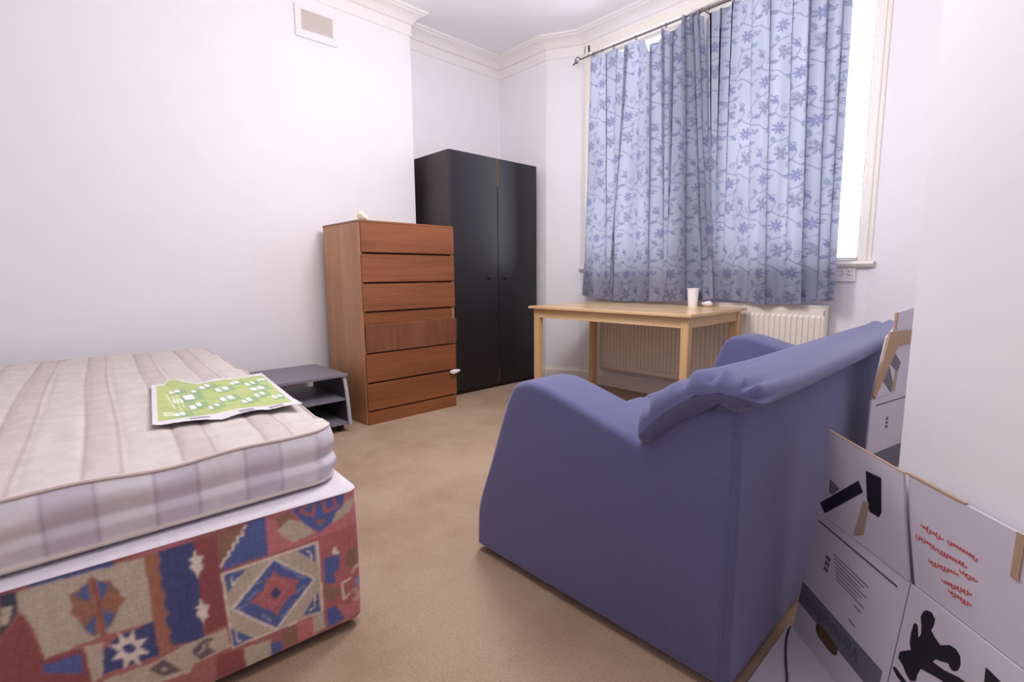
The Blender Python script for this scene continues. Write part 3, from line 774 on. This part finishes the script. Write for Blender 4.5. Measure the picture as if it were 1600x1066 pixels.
wv = .010*(vnoise(U*9+30, Z*26, 12)-.5)*np.sin(np.clip((Z-.408)/.146, 0, 1)*PI)
S = S+wv*mp_[None, :, 3]; Tt = Tt+wv*mp_[None, :, 4]
edge_w = lambda u: .004*np.sin(u*11+.5)+.003*np.sin(u*23+2)-.001
Z = Z+edge_w(U)*np.clip((Z-.45)/.1, 0, 1)
cside = stripes(U+MT0, (.173, .254), .004, (226, 221, 226), (215, 207, 218), (196, 185, 198), .1815)
cside *= (1+.035*damask(U, Z, 40))[..., None]
pos = K+skew(S+MS0, Tt+MT0)[..., None]*e1+(Tt+MT0)[..., None]*e2+Z[..., None]*np.array([0, 0, 1.])
M_TICK = printed('mattress_ticking', .8, bump=.15, bscale=600)
grid_obj('border', pos, cside, M_TICK, mt)
# quilted top panel
ss = np.arange(0, MS1-MS0+.001, .0105); tt_ = np.concatenate([np.arange(0, .9, .004), np.arange(.9, MT1-MT0+.001, .012)])
SS, TT = np.meshgrid(ss, tt_, indexing='ij'); Ls, Lt = ss[-1], tt_[-1]
for cs, ct in ((MR, MR), (Ls-MR, MR), (MR, Lt-MR), (Ls-MR, Lt-MR)):
    ma = ((SS < MR) if cs == MR else (SS > Ls-MR)) & ((TT < MR) if ct == MR else (TT > Lt-MR))
    d = np.hypot(SS-cs, TT-ct); k = np.where(ma & (d > MR), MR/np.maximum(d, 1e-9), 1)
    SS = np.where(ma, cs+(SS-cs)*k, SS); TT = np.where(ma, ct+(TT-ct)*k, TT)
ed = np.minimum(np.minimum(SS, Ls-SS), np.minimum(TT, Lt-TT))
uu = np.where(SS < .12, TT, -SS)
zt = .557+edge_w(uu)*np.exp(-ed/.08)+.016*(1-np.exp(-np.maximum(ed, 0)/.06))
lp = np.abs(((TT+MT0-.488+.009)+.088) % .176-.088); lp2 = np.abs(((TT+MT0-.55)+.088) % .176-.088)
q = .0035*np.exp(-(np.minimum(lp, lp2)/.012)**2)
zt = zt-q*(1-np.exp(-np.maximum(ed, 0)/.05))+.0055*(vnoise(SS*11, TT*15, 31)-.5)*(1-np.exp(-np.maximum(ed, 0)/.06))
ctop = stripes(TT+MT0+.004*np.sin(SS*4), (.488, .552), .0042, (208, 200, 194), (201, 190, 188), (182, 166, 162), .1765)
ctop *= (1+.04*damask(SS, TT, 44))[..., None]
pos = K+skew(SS+MS0, TT+MT0)[..., None]*e1+(TT+MT0)[..., None]*e2+zt[..., None]*np.array([0, 0, 1.])
grid_obj('top_panel', pos, ctop, M_TICK, mt)
M_PIPE = mat('piping', (212, 198, 190), .8)
for zb, inn in ((.558, .002), (.4215, -.003)):
    bm = bmesh.new(); pts = []
    for p in mp_[::2]:
        w_ = float(edge_w(p[2])) if zb > .5 else 0
        t_q = p[1]-inn*p[4]+MT0; pts.append(bedP(float(skew(p[0]-inn*p[3]+MS0, t_q)), t_q, zb+w_))
    tube(bm, pts, .0042, 6); obj('piping', bm, M_PIPE, mt, True)
obj('care_label', B(0, .001, 0, .001, 0, .001), M_PIPE, mt) if False else None

# ---- green printed sheet lying on the mattress
SQ = [(0.605, 0.327, 0.02), (0.643, 0.293, 0.021), (0.764, 0.328, 0.01), (0.777, 0.311, 0.012), (0.73, 0.268, 0.009), (0.78, 0.236, 0.011), (0.804, 0.216, 0.013), (0.698, 0.199, 0.013), (0.716, 0.175, 0.013), (0.785, 0.141, 0.01), (0.8, 0.124, 0.011), (0.733, 0.1, 0.01), (0.749, 0.081, 0.01), (0.639, 0.1, 0.013), (0.648, 0.076, 0.015), (0.79, 0.049, 0.009), (0.789, 0.035, 0.009), (0.543, 0.211, 0.013), (0.557, 0.187, 0.013), (0.489, 0.301, 0.011), (0.511, 0.283, 0.011), (0.421, 0.35, 0.01), (0.429, 0.335, 0.011), (0.443, 0.261, 0.009), (0.466, 0.241, 0.008), (0.471, 0.166, 0.01), (0.487, 0.147, 0.01), (0.529, 0.115, 0.01), (0.548, 0.095, 0.01), (0.47, 0.075, 0.01), (0.477, 0.057, 0.009)]
s_ = np.arange(.27, 1.05, .005); t_ = np.arange(-.01, .43, .0025)
SS, TT = np.meshgrid(s_, t_, indexing='ij')
outline = [(.943, .371), (.319, .414), (.30, .33), (.285, .25), (.31, .16), (.288, .042), (.60, .024), (.929, .007), (.905, .08), (.91, .14), (.935, .17), (.90, .215), (.903, .241), (.96, .265), (1.01, .282), (1.029, .316), (.95, .335)]
green = [(.915, .358), (.36, .398), (.355, .33), (.37, .22), (.355, .12), (.335, .056), (.88, .017), (.875, .10), (.885, .18), (.87, .24), (.93, .265), (1.0, .29), (1.015, .312), (.92, .335)]
cm = lambda a: (a[:-1, :-1]+a[1:, :-1]+a[:-1, 1:]+a[1:, 1:])/4
keep = inpoly(cm(SS), cm(TT), outline)
col = np.ones(SS.shape+(3,))*L3(226, 220, 226)
g = inpoly(SS, TT, green); nz = vnoise(SS*16, TT*22, 60)*.6+vnoise(SS*45, TT*60, 61)*.4
gc = L3(196, 206, 128)*(1-nz[..., None])+L3(164, 186, 112)*nz[..., None]
col[g] = gc[g]
for cs, ct, w in SQ:      # dark teal ground beside each pale square
    msk = (np.abs(SS-cs+.01) < w*2.1+.018) & (TT > ct-w*1.6-.006) & (TT < ct+w*.9) & g
    col[msk] = col[msk]*.45+L3(110, 158, 124)*.55
for cs, ct, w in SQ:
    col[(np.abs(SS-cs) < w*1.55+.008) & (np.abs(TT-ct) < w*.62)] = L3(240, 238, 238)
for tl, (a, b) in zip((.345, .332, .321), ((.5, .74), (.46, .7), (.5, .72))):
    col[(np.abs(TT-tl) < .0028) & (SS > a) & (SS < b)] = L3(206, 216, 160)
col[(np.abs(TT-.366) < .012) & (np.abs(SS-.44) < .03)] = L3(212, 222, 180)
bor = keep  # small grey print blocks on the margin
for a, b, c, d in ((.32, .345, .28, .33), (.31, .345, .17, .21), (.315, .34, .09, .13), (.92, .95, .275, .295)):
    col[(SS > a) & (SS < b) & (TT > c) & (TT < d) & ~g] = L3(160, 146, 166)
edS = np.clip((.42-SS)/.14, 0, 1)
zs_ = .5785+.004*(vnoise(SS*9, TT*12, 70))+.007*edS*np.abs(np.sin(TT*24))+.004*np.clip((TT-.33)/.08, 0, 1)
pos = K+SS[..., None]*e1+TT[..., None]*e2+zs_[..., None]*np.array([0, 0, 1.])
sh = grid_obj('printed_sheet', pos, col, printed('printed_paper', .45, bump=0), None, keep)
so_ = sh.modifiers.new('thickness', 'SOLIDIFY'); so_.thickness = .0008; so_.offset = -1
tag(sh, 'green printed sheet with white squares lying on the striped mattress', 'sheet')
bmv = bmesh.new(); bmv.from_mesh(sh.data); bmesh.ops.delete(bmv, geom=[v for v in bmv.verts if not v.link_faces], context='VERTS'); bmv.to_mesh(sh.data); bmv.free()

# ================================================================== CURTAINS
M_IRON = mat('grey_iron', (120, 116, 118), .45, metal=.4)
pole = thing('curtain_pole', (-1.75, 3.39, 2.70), 'thin grey metal curtain pole with a curled finial above the window', 'curtain pole')
bm = bmesh.new(); tube(bm, [(-2.745, 3.385, 2.701), (-.72, 3.385, 2.701)], .0065, 10); obj('rod', bm, M_IRON, pole, True)
bm = bmesh.new()
tube(bm, [(-2.745+.028*math.cos(a)*(1-a/14)-.022, 3.385, 2.700+.028*math.sin(a)*(1-a/14)) for a in np.linspace(.0, 5.6, 24)], .005, 8)
tube(bm, [(-2.765, 3.385, 2.70), (-2.80, 3.385, 2.682), (-2.815, 3.385, 2.676)], [.006, .007, .003], 8); obj('finial', bm, M_IRON, pole, True)
for x in (-2.66, -1.715, -.80):
    bm = bmesh.new(); tube(bm, [(x, 3.56, 2.72), (x, 3.40, 2.72), (x, 3.385, 2.712)], .005, 8); box(bm, x-.012, x+.012, 3.552, 3.56, 2.69, 2.75, .002); obj('bracket', bm, M_IRON, pole)

def paint_curtain(u, v):
    """blue floral voile print; u across the cloth, v up"""
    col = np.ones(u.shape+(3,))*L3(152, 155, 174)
    col *= (.86+.28*vnoise(u*9, v*2.2, 80))[..., None]  # streaky fading of the cloth, with light and dark of folds painted in
    rs = random.Random(12)
    inkA, inkB, inkC = L3(90, 94, 132), L3(102, 102, 126), L3(94, 114, 138)
    u0, u1, v0, v1 = u.min(), u.max(), v.min(), v.max()
    def blend(msk, c, k=.85): col[msk] = col[msk]*(1-k)+c*k
    SCL = .78; u, v = u/SCL, v/SCL; u0, u1, v0, v1 = u.min(), u.max(), v.min(), v.max()
    ti, tj = .32, .38
    for i in range(int(math.floor(u0/ti))-1, int(math.ceil(u1/ti))+1):
        for j in range(int(math.floor(v0/tj))-1, int(math.ceil(v1/tj))+1):
            r = random.Random(i*91+j*17+3)
            ox, oy = i*ti+(.17 if j % 2 else 0), j*tj
            sel = np.nonzero((u > ox-.12) & (u < ox+ti+.12) & (v > oy-.12) & (v < oy+tj+.12))
            if len(sel[0]) == 0: continue
            X = u[sel]-ox; Y = v[sel]-oy; C0 = col[sel].copy()
            def bl(msk, c, k=.85): C0[msk] = C0[msk]*(1-k*.72)+c*k*.72
            def flower(cx, cy, R_, n, c, rot):
                dx, dy = X-cx, Y-cy; rr = np.hypot(dx, dy); th = np.arctan2(dy, dx)+rot
                pet = R_*(.30+.70*np.abs(np.cos(n*th/2))**.8)
                bl((rr < pet) & (rr > .10*R_), c); bl((rr < pet*.62) & (rr > .2*R_), c*1.25, .5)
            def leaf(cx, cy, L, a, c, w=.32):
                dx, dy = X-cx, Y-cy; p = dx*math.cos(a)+dy*math.sin(a); q = -dx*math.sin(a)+dy*math.cos(a)
                t = np.clip(p/L, 0, 1); bl((p > 0) & (p < L) & (np.abs(q) < w*L*np.sin(PI*t)**.8*(1-.35*t)), c)
            def stroke(pts, w, c): bl(nearline(X, Y, pts, w), c, .8)
            def spiral(cx, cy, R_, a0, sgn, c, turns=1.4):
                pts = [(cx+R_*(1-t*.82)*math.cos(a0+sgn*t*turns*2*PI), cy+R_*(1-t*.82)*math.sin(a0+sgn*t*turns*2*PI)) for t in np.linspace(0, 1, 26)]
                stroke(pts, .008, c); return pts[0]
            flower(.08, .10, .052, 8, inkA, r.random()); flower(.25, .28, .055, 6, inkB, r.random())
            stem = [tuple(p) for p in spline([(.02, .36), (.07, .29), (.05, .22), (.12, .17), (.20, .16), (.27, .11), (.33, .13)], 6)]
            stroke(stem, .008, inkA)
            stroke([tuple(p) for p in spline([(.12, .17), (.16, .22), (.15, .30), (.20, .37), (.28, .39)], 6)], .008, inkA)
            spiral(.115, .245, .030, .5, 1, inkB); spiral(.30, .19, .026, 2.4, -1, inkB); spiral(.05, .335, .024, 3.6, 1, inkA); spiral(.215, .325, .02, 1, -1, inkB)
            for (lx, ly, la) in ((.27, .11, -.6), (.07, .29, 2.6), (.16, .22, .3), (.20, .37, 2.0), (.28, .39, .5), (.05, .22, 3.4)): leaf(lx, ly, .05+.012*r.random(), la+r.uniform(-.3, .3), inkA if lx < .2 else inkC)
            for k in range(4): leaf(.155+.006*k, .085+.010*k, .034, 1.0+(-1)**k*.8, inkA, .28)
            for k in range(3): leaf(.30-.004*k, .325+.012*k, .03, 2.4-(-1)**k*.8, inkC, .28)
            col[sel] = C0
    return col

def curtain(name, top_pts, bot_pts, nx, nz, y0, folds, seed, label, lim, amp=.030):
    """top_pts / bot_pts: [(X, z)] along the upper and lower edge; folds: list of (pos 0..1, width, depth, lean)"""
    tp = np.array(top_pts, float); bp = np.array(bot_pts, float)
    a = np.linspace(0, 1, nx)
    def along(p, a):
        d = (p[:, 0]-p[0, 0])/(p[-1, 0]-p[0, 0]); return np.interp(a, d, p[:, 1]), p[0, 0]+a*(p[-1, 0]-p[0, 0])
    d_ = (tp[:, 0]-tp[0, 0])/(tp[-1, 0]-tp[0, 0])
    zt = np.zeros(nx)
    for i in range(len(tp)-1):            # cloth hanging between the rings
        m = (a >= d_[i]) & (a <= d_[i+1]); q = (a[m]-d_[i])/(d_[i+1]-d_[i]); q = q*q*(3-2*q); zt[m] = tp[i, 1]*(1-q)+tp[i+1, 1]*q
    zb, xb = along(bp, a); xt = tp[0, 0]+a*(tp[-1, 0]-tp[0, 0])
    h = np.linspace(0, 1, nz)             # 0 top .. 1 bottom
    A, H = np.meshgrid(a, h)
    X = xt[None]*(1-H)+xb[None]*H; Z = zt[None]*(1-H)+zb[None]*H
    Y = np.zeros_like(X)
    LX = abs(bp[-1, 0]-bp[0, 0])
    for pos_, w, dep, lean, over in folds:      # real folds: the cloth doubles back on itself
        c = pos_+lean*H; w_ = w*(.75+.25*H); g_ = (A-c)/w_; e_ = np.exp(-g_**2)
        Y -= dep*e_*(1-.3*H); X = X-over*w_*LX*g_*e_*(1-.35*H)
    Y += amp*.55*np.sin(A*2*PI*4.3+1.2*np.sin(H*2.2+seed)+seed)*(.55+.45*H)+amp*.22*np.sin(A*2*PI*11+seed*2+H*1.5)*(1-.5*H)
    Y += .012*(vnoise(A*9+seed, H*5, seed)-.5)
    lo_, hi_ = lim(A)
    Y = lo_+np.maximum(Y-lo_, 0); Y = np.minimum(Y, hi_)
    pos = np.stack([X, y0+Y, Z], -1)
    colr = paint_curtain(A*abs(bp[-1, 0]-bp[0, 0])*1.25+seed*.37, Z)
    ct = thing(name, (float(xb.mean()), y0, float(zb.min())), label, 'curtain')
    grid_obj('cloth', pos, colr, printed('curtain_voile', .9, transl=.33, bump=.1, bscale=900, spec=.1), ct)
    return ct
def ring(ct, x, z=2.701, hang=2.682):
    bm = bmesh.new()
    tube(bm, [(x+.002, 3.385+.014*math.sin(t), 2.697+.014*math.cos(t)) for t in np.linspace(0, 2*PI, 17)], .0026, 6, False)
    tube(bm, [(x+.002, 3.387, 2.684), (x+.002, 3.392, hang)], .0022, 6); obj('curtain_ring', bm, M_IRON, ct, True)
ringsL = [-2.605, -2.522, -2.415, -2.217, -1.973, -1.829, -1.729]
topL = [(-2.625, 2.684), (-2.605, 2.688), (-2.555, 2.660), (-2.522, 2.684), (-2.47, 2.650), (-2.415, 2.682), (-2.32, 2.632), (-2.217, 2.679), (-2.145, 2.655), (-2.085, 2.548), (-2.04, 2.61), (-1.973, 2.675), (-1.90, 2.615), (-1.829, 2.690), (-1.78, 2.682), (-1.729, 2.687), (-1.69, 2.66)]
botL = [(-2.705, .790), (-2.60, .782), (-2.48, .776), (-2.385, .757), (-2.2, .760), (-2.0, .764), (-1.82, .772), (-1.66, .782), (-1.535, .792)]
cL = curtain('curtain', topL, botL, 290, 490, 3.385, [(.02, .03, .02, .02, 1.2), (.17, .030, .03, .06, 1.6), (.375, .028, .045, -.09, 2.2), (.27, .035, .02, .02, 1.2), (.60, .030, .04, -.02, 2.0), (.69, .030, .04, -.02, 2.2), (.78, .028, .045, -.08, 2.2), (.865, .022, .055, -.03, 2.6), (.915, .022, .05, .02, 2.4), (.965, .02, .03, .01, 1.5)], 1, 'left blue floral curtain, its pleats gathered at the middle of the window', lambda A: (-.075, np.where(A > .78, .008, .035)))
for x in ringsL: ring(cL, x)
ringsR = [-1.665, -1.50, -1.37, -1.24, -1.11, -.99, -.87]
topR = [(-1.70, 2.655), (-1.665, 2.675), (-1.59, 2.680), (-1.50, 2.694), (-1.43, 2.672), (-1.37, 2.69), (-1.30, 2.665), (-1.24, 2.69), (-1.17, 2.668), (-1.11, 2.69), (-1.05, 2.67), (-.99, 2.69), (-.93, 2.67), (-.87, 2.69), (-.852, 2.684)]
botR = [(-1.63, .800), (-1.50, .800), (-1.42, .790), (-1.30, .770), (-1.18, .766), (-1.06, .776), (-.97, .79), (-.925, .806), (-.88, .80), (-.822, .802)]
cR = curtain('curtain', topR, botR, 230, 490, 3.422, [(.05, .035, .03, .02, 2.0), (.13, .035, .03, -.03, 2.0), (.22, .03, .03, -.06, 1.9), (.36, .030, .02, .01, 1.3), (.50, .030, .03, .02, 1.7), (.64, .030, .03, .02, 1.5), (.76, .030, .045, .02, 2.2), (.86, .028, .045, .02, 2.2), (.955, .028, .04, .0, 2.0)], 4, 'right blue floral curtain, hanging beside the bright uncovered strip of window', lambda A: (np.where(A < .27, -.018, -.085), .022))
for x in ringsR: ring(cR, x)

# ================================================================== FLAT MOVING BOXES
M_CARD = mat('white_card', (206, 200, 212), .75, noise=.02, nscale=15, bump=.06, bscale=60)
M_KRAFT = mat('kraft_card', (176, 148, 122), .85, noise=.06, nscale=60, bump=.1)
M_TAPE = mat('tan_tape', (170, 150, 132), .6)
M_INK = mat('black_print', (26, 24, 32), .6)
M_BAND = mat('grey_print', (108, 108, 118), .7)
M_INK2 = mat('grey_ink', (84, 84, 94), .7)
M_RED = mat('red_marker', (206, 104, 104), .7)
M_HOLE = mat('hole_brown', (92, 66, 48), .9)
class Card:
    """a flat sheet in space: origin O, axes d (along) and v (up), outward normal n"""
    def __init__(s, O, d, v):
        s.O, s.d, s.v = Vector(O), Vector(d).normalized(), Vector(v).normalized(); s.n = s.d.cross(s.v).normalized()
        if s.n.dot(Vector((0, 0, EYE))-s.O) < 0: s.n = -s.n
    def P(s, u, w, h=0): return s.O+s.d*u+s.v*w+s.n*h
    def slab(s, poly, t=.005, h=0, bm=None):
        bm = bm or bmesh.new()
        a = [bm.verts.new(s.P(u, w, h)) for u, w in poly]; b = [bm.verts.new(s.P(u, w, h-t)) for u, w in poly]; n = len(poly)
        fs = [bm.faces.new(a), bm.faces.new(list(reversed(b)))]
        for i in range(n): fs.append(bm.faces.new((a[(i+1) % n], a[i], b[i], b[(i+1) % n])))
        bmesh.ops.recalc_face_normals(bm, faces=fs)
        bmesh.ops.triangulate(bm, faces=[f for f in fs if len(f.verts) > 4])
        return bm
    def line(s, pts, w, bm=None, h=.0008):
        bm = bm or bmesh.new()
        for (x1, y1), (x2, y2) in zip(pts, pts[1:]):
            L = math.hypot(x2-x1, y2-y1)+1e-9; nx, ny = -(y2-y1)/L*w/2, (x2-x1)/L*w/2
            s.slab([(x1+nx, y1+ny), (x2+nx, y2+ny), (x2-nx, y2-ny), (x1-nx, y1-ny)], .0006, h, bm)
        return bm
    def text(s, name, txt, u, w, size, rot, m, parent, sx=1.0):
        cu = bpy.data.curves.new('lettering', 'FONT'); cu.body = txt; cu.size = size; cu.extrude = .0002
        o = bpy.data.objects.new('lettering', cu); COL.objects.link(o)
        dg = bpy.context.evaluated_depsgraph_get(); me = bpy.data.meshes.new_from_object(o.evaluated_get(dg))
        bpy.data.objects.remove(o, do_unlink=True)
        c, k = math.cos(rot), math.sin(rot)
        for v in me.vertices:
            x, y = v.co.x*sx, v.co.y; q = s.P(u+x*c-y*k, w+x*k+y*c, .0009+v.co.z); v.co = q
        me.materials.clear()
        return link(name, me, m, parent)
O1 = (-.344, 1.427, .35); D1 = (.72305, -.69079, 0); VB = (.07844, .0821, .99353); VF = (-.0145, -.0152, .9997)
# for the viewer u runs from the far end towards the camera, so lettering is laid out along -u when upside down
flat1 = thing('flattened_moving_box', (-.15, 1.2, 0), 'flattened white moving box with black print leaning on the white wall behind the sofa', 'cardboard box')
body = Card(O1, D1, VB); flap = Card(O1, D1, VF)
pa = obj('panel', body.slab([(-.012, -.352), (.300, -.352), (.302, 0), (.0, 0)]), M_CARD, flat1)
pb = obj('panel', body.slab([(.304, -.352), (.86, -.352), (.86, -.002), (.305, -.002)]), M_CARD, flat1)
fa = obj('flap', flap.slab([(.012, .002), (.300, .002), (.278, .12), (.266, .214), (.020, .227)], .005, .002), M_CARD, flat1)
fb = obj('flap', flap.slab([(.309, -.001), (.86, -.001), (.86, .208), (.506, .210), (.272, .214), (.284, .12)], .005, -.004), M_CARD, flat1)
# bare kraft edges of the torn top
bm = flap.slab([(.266, .2142), (.40, .2116), (.40, .2146), (.266, .2176)], .006, -.003); flap.slab([(.02, .2272), (.266, .2142), (.266, .2160), (.02, .229)], .006, .002, bm)
obj('torn_edge', bm, M_KRAFT, flat1)
obj('tape', flap.slab([(.489, .135), (.502, .135), (.506, .212), (.492, .212)], .001, -.002), M_KRAFT, fb)
# crease line, band, small print and hand hole on the end panel
obj('printed_line', body.line([(.006, -.021), (.276, -.027)], .004), M_INK2, pa)
bd = obj('printed_band', body.slab([(-.008, -.202), (-.010, -.262), (.285, -.276), (.285, -.214)], .0006, .0006), M_BAND, pa)
body.text('lettering', 'Verhuisdoos', .218, -.222, .046, PI-.03+.06, M_INK2, pa, .86)
for k in range(7):
    w_ = -.070-.0085*k; obj('printed_line', body.line([(.082+.004*k, w_), (.205-.003*(k % 3)*4, w_-.006)], .0022), M_BAND, pa)
obj('printed_line', body.line([(.177, -.140), (.199, -.142)], .003), M_BAND, pa); obj('printed_line', body.line([(.169, -.180), (.191, -.183)], .003), M_BAND, pa)
bm = bmesh.new()
for k in range(3):
    for j in range(2): body.slab([(.058+.009*j, -.126+.015*k), (.065+.009*j, -.126+.015*k), (.065+.009*j, -.116+.015*k), (.058+.009*j, -.116+.015*k)], .0006, .0007, bm)
obj('printed_code', bm, M_INK2, pa)
hole = [tuple(p) for p in spline([(.072, -.268), (.080, -.288), (.110, -.292), (.140, -.293), (.156, -.284), (.152, -.268), (.125, -.261), (.09, -.259)], 4, True)]
obj('hand_hole', body.slab(hole, .0006, .0007), M_HOLE, pa)
FIG = [[0.341, -0.046], [0.344, -0.033], [0.35, -0.026], [0.36, -0.023], [0.37, -0.03], [0.37, -0.045], [0.367, -0.055], [0.378, -0.062], [0.391, -0.067], [0.408, -0.053], [0.42, -0.051], [0.43, -0.057], [0.434, -0.07], [0.432, -0.083], [0.425, -0.091], [0.417, -0.09], [0.413, -0.085], [0.399, -0.093], [0.389, -0.097], [0.384, -0.107], [0.409, -0.103], [0.436, -0.093], [0.453, -0.09], [0.418, -0.122], [0.397, -0.127], [0.365, -0.138], [0.361, -0.153], [0.361, -0.168], [0.35, -0.178], [0.337, -0.172], [0.329, -0.164], [0.314, -0.158], [0.314, -0.144], [0.337, -0.121], [0.331, -0.111], [0.329, -0.09], [0.33, -0.072], [0.333, -0.065], [0.339, -0.067], [0.346, -0.088], [0.35, -0.077], [0.347, -0.062]]
obj('printed_figure', body.slab(FIG, .0006, .0008), M_INK, pb)
obj('printed_figure', body.slab([(.298+.008, -.186), (.312, -.180), (.350, -.188), (.345, -.198), (.320, -.194)], .0006, .0008), M_INK, pb)
obj('printed_figure', body.slab([(.474, -.040), (.484, -.041), (.53, -.048), (.56, -.09), (.49, -.10), (.478, -.067)], .0006, .0008), M_INK, pb)
# black and tan straps printed on the end flap
for poly, m in (([(.006, .028), (.028, .010), (.157, .125), (.141, .146)], M_INK), ([(.162, .178), (.209, .181), (.216, .106), (.210, .092), (.181, .091), (.171, .117)], M_INK), ([(.040, .107), (.078, .098), (.053, .072), (.040, .072)], M_BAND)):
    obj('printed_strap', flap.slab(poly, .0006, .0028), m, fa)
obj('tape', flap.slab([(.159, .106), (.179, .110), (.168, .029), (.136, .010)], .0008, .003), M_TAPE, fa)
# red handwriting, upside down: rows of joined loops
rs = random.Random(4)
bm = bmesh.new()
for (u0, u1, w0, w1) in ((.313, .362, .130, .129), (.374, .430, .131, .131), (.304, .350, .104, .104), (.356, .412, .103, .105), (.337, .398, .070, .082), (.402, .434, .090, .092), (.369, .426, .050, .063), (.384, .428, .040, .043)):
    pitch_ = .0062; n_ = int((u1-u0)/pitch_); pts = []
    for k in range(n_):
        hh = rs.choice((.0034, .0034, .004, .008, .0075)); dn = rs.choice((0, 0, 0, -.005))
        for j in range(7):
            t = (k+j/7)/n_; a_ = 2*PI*j/7
            pts.append((u0+(u1-u0)*t-.0024*math.sin(a_), w0+(w1-w0)*t-(hh*.5*(1-math.cos(a_)))-(dn if j == 5 else 0)))
    flap.line(pts, .0026, bm, -.0032)
obj('handwriting', bm, M_RED, fb)
# bottom flap folded out over the carpet up to the sofa
bm = bmesh.new(); prism(bm, [(-.392, 1.415), (-.372, 1.412), (-.02, 1.072), (.02, .99), (-.20, .86), (-.392, .96)], 'Z', .003, .009)
obj('bottom_flap', bm, M_CARD, flat1)

flat2 = thing('flattened_moving_box', (-.3, 2.05, 0), 'second flattened white moving box with a brown flap standing upright against the sofa back', 'cardboard box')
c2 = Card((-.345, 1.87, 0), (.2, .98, 0), (0, 0, 1))
pc = obj('panel', c2.slab([(.032, 0), (.46, 0), (.46, .562), (.036, .562)]), M_CARD, flat2)
fc = obj('flap', c2.slab([(.050, .564), (.46, .564), (.46, .855), (.295, .848), (.173, .836), (.165, .785), (.115, .76)], .005, -.004), M_CARD, flat2)
obj('folded_flap', c2.slab([(.113, .778), (.306, .771), (.30, .731), (.183, .728), (.047, .567), (.032, .581), (.089, .709)], .006, .006), M_KRAFT, flat2)
obj('torn_edge', c2.slab([(.158, .783), (.170, .783), (.174, .838), (.162, .838)], .006, .001), M_KRAFT, flat2)
for poly in ([(.18, .707), (.237, .665), (.216, .636), (.155, .67)], [(.149, .668), (.189, .602), (.183, .568), (.113, .618)]): obj('printed_strap', c2.slab(poly, .0006, -.0028), M_BAND, fc)
obj('tape', c2.slab([(.20, .64), (.222, .64), (.212, .57), (.19, .57)], .0006, -.0030), M_TAPE, fc)
obj('printed_line', c2.line([(.07, .540), (.36, .540)], .004), M_INK2, pc)
bm = bmesh.new()
for k in range(3): c2.slab([(.153, .450+.014*k), (.170, .450+.014*k), (.170, .459+.014*k), (.153, .459+.014*k)], .0006, .0007, bm)
obj('printed_code', bm, M_INK2, pc)
obj('printed_band', c2.slab([(.036, .290), (.40, .290), (.40, .375), (.036, .375)], .0006, .0006), M_BAND, pc)

# thin cable running over the folded-out flap
M_CABLE = mat('dark_cable', (62, 60, 84), .5)
cb = spline([(-.385, 1.405, .0125), (-.383, 1.38, .0125), (-.372, 1.33, .0125), (-.350, 1.26, .0125), (-.328, 1.20, .0125), (-.305, 1.10, .0125), (-.27, 1.0, .0125)], 6)
bm = bmesh.new(); tube(bm, [tuple(p) for p in cb], .0028, 8)
tag(obj('cable', bm, M_CABLE, None, True), 'thin dark cable lying across the white cardboard flap on the floor', 'cable')
